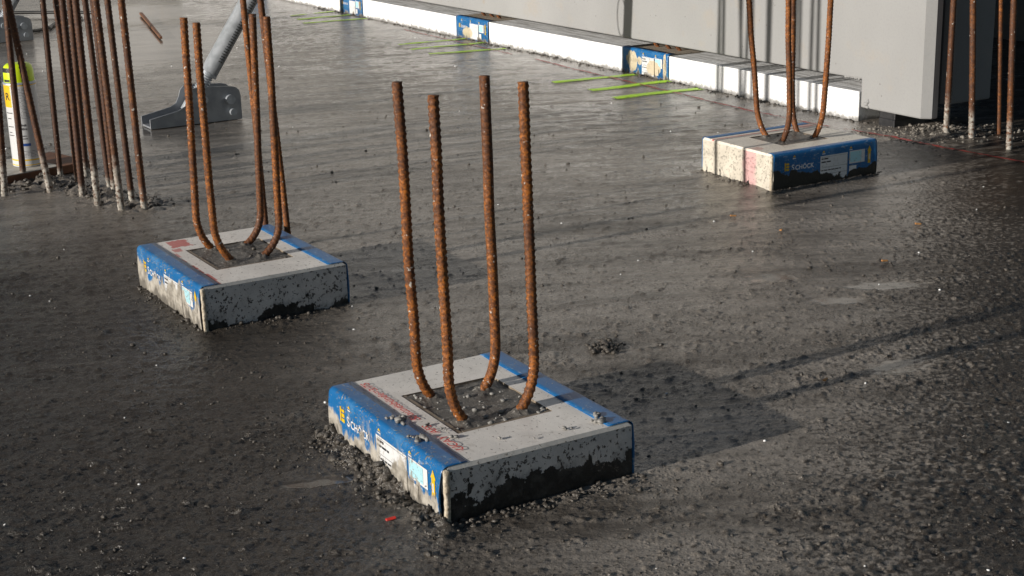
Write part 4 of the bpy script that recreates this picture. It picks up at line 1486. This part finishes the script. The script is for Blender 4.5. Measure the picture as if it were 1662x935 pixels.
for a, b in (((-0.943, 0.262), (-0.914, 0.004)), ((-0.765, 0.255), (-0.760, 0.004)), ((-0.624, 0.272), (-0.606, 0.012)),
             ((-1.936, 0.25), (-1.928, 0.004)), ((-1.805, 0.27), (-1.80, 0.004)), ((-1.676, 0.27), (-1.630, 0.02)),
             ((-2.726, 0.26), (-2.701, 0.008)), ((-2.86, 0.23), (-2.86, 0.01)), ((-3.001, 0.20), (-3.02, 0.01))):
    mu = (a[0] * 0.55 + b[0] * 0.45 + random.uniform(-0.008, 0.008), a[1] * 0.55 + b[1] * 0.45)
    paint_line('paint_line', [uv2xy(*a), uv2xy(*mu), uv2xy(*b)], (0.064 if a[0] > -1.2 else 0.050) * random.uniform(0.85, 1.1), GREEN if a[0] > -1.2 else GREEN_FAINT)
paint_line('chalk_line', [uv2xy(u, v) for u, v in ((-1.35, 0.075), (-1.0, 0.088), (-0.73, 0.098), (-0.3, 0.116), (-0.08, 0.111), (0.237, 0.078), (0.43, 0.058), (0.8, 0.03))], 0.014, REDL)
paint_line('chalk_line', [uv2xy(u, v) for u, v in ((-2.3, 0.05), (-1.75, 0.065), (-1.5, 0.07))], 0.010, REDL)

# ------------------------------------------------------------------ crumbs, gravel and chips
def scatter(name, pts, rad, mat, label, seed, flat=0.75, sink=0.62):
    pts = np.array(pts)
    z = ground_h(pts[:, 0], pts[:, 1])
    P = [(x, y, zz + r * (flat - sink)) for (x, y), zz, r in zip(pts, z, rad)]
    o = link(name, lumps_mesh(name, P, rad, flat, seed), mat, None, False)
    tag(o, label, 'rubble', None, 'stuff')
    return o


def local_to_world(k, X, Y):
    cx, cy, th = BLOCKS[k][:3]
    c, s = math.cos(th), math.sin(th)
    return cx + c * X - s * Y, cy + s * X + c * Y


rs = np.random.default_rng(5)
pts, rad = [], []
lx, ly, h0 = BLOCKS[0][3:]
for _ in range(430):
    t = rs.uniform(-1.08, 0.98)
    w = 0.9 + 0.5 * math.sin(t * 7)
    d = abs(rs.normal()) * 0.020 * w + 0.003
    r = min(0.0064, 0.0011 + rs.exponential(0.0014))
    pts.append(local_to_world(0, t * lx / 2, -ly / 2 - d))
    rad.append(r * (1.0 if d < 0.03 else 0.6))
for _ in range(160):
    t = rs.uniform(-1, 1.05)
    d = abs(rs.normal()) * 0.012 + 0.002
    pts.append(local_to_world(0, lx / 2 + d, t * ly / 2))
    rad.append(min(0.0045, 0.0011 + rs.exponential(0.0010)))
scatter('mortar_crumbs', pts, rad, M['crumb'], 'dark mortar crumbs heaped along the foot of the front block', 8)
pts, rad = [], []
for _ in range(420):
    t = rs.uniform(0, 1)
    if rs.uniform() < 0.55:
        a = (np.array([-1.12, 2.99]) * (1 - t) + np.array([-0.93, 3.04]) * t)
    else:
        a = (np.array([-0.93, 3.04]) * (1 - t) + np.array([-0.67, 2.79]) * t)
    pts.append(tuple(a + rs.normal(size=2) * np.array([0.02, 0.028])))
    rad.append(min(0.008, 0.0016 + rs.exponential(0.0018)))
scatter('mortar_crumbs', pts, rad, M['crumb'], 'dark mortar crumbs in a ridge around the bundle of tall bars', 9)
pts, rad = [], []
for _ in range(520):
    pts.append((0.955 + rs.normal() * 0.085, 3.315 + rs.normal() * 0.055))
    rad.append(min(0.0065, 0.0012 + rs.exponential(0.0013)))
scatter('gravel', pts, rad, M['gravel'], 'pale gravel strewn below the end of the wall', 10)
pts, rad = [], []
for _ in range(520):
    u = rs.uniform(-3.2, 0.05)
    pts.append(uv2xy(u, 0.004 + abs(rs.normal()) * 0.012))
    rad.append(min(0.006, 0.0015 + rs.exponential(0.0014)))
scatter('mortar_crumbs', pts, rad, M['crumb'], 'fine dark crumbs along the foot of the white foam strips', 11)
for k, side in ((1, -1), (2, 1)):
    pts, rad = [], []
    lx, ly, hh = BLOCKS[k][3:]
    for _ in range(150):
        e_ = rs.integers(0, 3)
        d = abs(rs.normal()) * 0.008 + 0.002
        t = rs.uniform(-1, 1)
        if e_ == 0: X, Y = t * lx / 2, -ly / 2 - d
        elif e_ == 1: X, Y = lx / 2 + d, t * ly / 2
        else: X, Y = -lx / 2 - d, t * ly / 2
        pts.append(local_to_world(k, X, Y))
        rad.append(min(0.0045, 0.0011 + rs.exponential(0.0010)))
    scatter('mortar_crumbs', pts, rad, M['crumb'], ('', 'fine crumbs round the foot of the red-blotched block', 'fine crumbs round the foot of the pink-stained block')[k], 12 + k)
# loose grains all over the slab
pts, rad = [], []
for _ in range(2600):
    y = 1.2 + 2.6 * rs.uniform() ** 1.6
    x = rs.uniform(-0.40, 0.40) * (y + 0.12)
    pts.append((x, y))
    rad.append(min(0.0042, 0.0008 + rs.exponential(0.0007)))
scatter('grit', pts, rad, M['crumb'], 'fine dark grit scattered over the wet slab', 15)
pts, rad = [], []
for _ in range(110):
    y = 1.2 + 4.2 * rs.uniform() ** 1.3
    x = rs.uniform(-0.42, 0.42) * (y + 0.12)
    pts.append((x, y))
    rad.append(rs.uniform(0.0009, 0.0018) * (1 + 0.25 * (y - 1.2)))
scatter('pale_grit', pts, rad, M['white_chip'], 'tiny pale sand grains and foam beads scattered over the slab', 16)

cl = []
for _ in range(60):
    cl.append((0.120 + rs.normal() * 0.011, 1.911 + rs.normal() * 0.010))
z = ground_h(np.array(cl)[:, 0], np.array(cl)[:, 1])
P = [(x, y, zz + 0.004 * math.exp(-((x - 0.12) ** 2 + (y - 1.911) ** 2) / 0.0002) + 0.0026) for (x, y), zz in zip(cl, z)]
o = link('mortar_clump', lumps_mesh('mortar_clump', P, list(rs.uniform(0.002, 0.005, 60)), 0.7, 17), M['crumb'], None, True)
tag(o, 'small dark mortar clump lying alone on the slab behind the front block', 'clump')
for (x, y, a, lab) in ((0.394, 2.605, 10, 0), (0.460, 2.498, 70, 0), (0.697, 2.514, 5, 0), (0.384, 1.762, 60, 0), (0.583, 2.281, 15, 0)):
    bm = bmesh.new()
    bm_box(bm, (-0.0058, -0.0026, 0.0), (0.0058, 0.0026, 0.0024), 0.0009, 1)
    for v in bm.verts:
        v.co.z += 0.12 * abs(v.co.x) + rng.normal() * 0.0003
        v.co.y *= 1 - (v.co.x + 0.003) / 0.012 * 0.8 if v.co.x > -0.003 else 1 + (v.co.x + 0.003) / 0.005 * 0.4
    o = link('wood_chip', bm_mesh('wood_chip', bm), M['chip'])
    o.location = (x, y, gz(x, y) + 0.0006)
    o.rotation_euler = (0.1, 0.1, R(a))
    tag(o, 'tiny orange wood chip lying on the wet slab', 'wood chip', 'orange chips on the slab')
bm = bmesh.new()
bm_box(bm, (-0.0055, -0.0022, 0.0), (0.0055, 0.0022, 0.002), 0.0008, 1)
o = link('plastic_chip', bm_mesh('plastic_chip', bm), M['red_chip'])
o.location = (-0.128, 1.398, gz(-0.128, 1.398) + 0.0012)
o.rotation_euler = (0.1, -0.1, R(20))
tag(o, 'tiny red plastic chip in front of the muddy blue side', 'plastic chip')
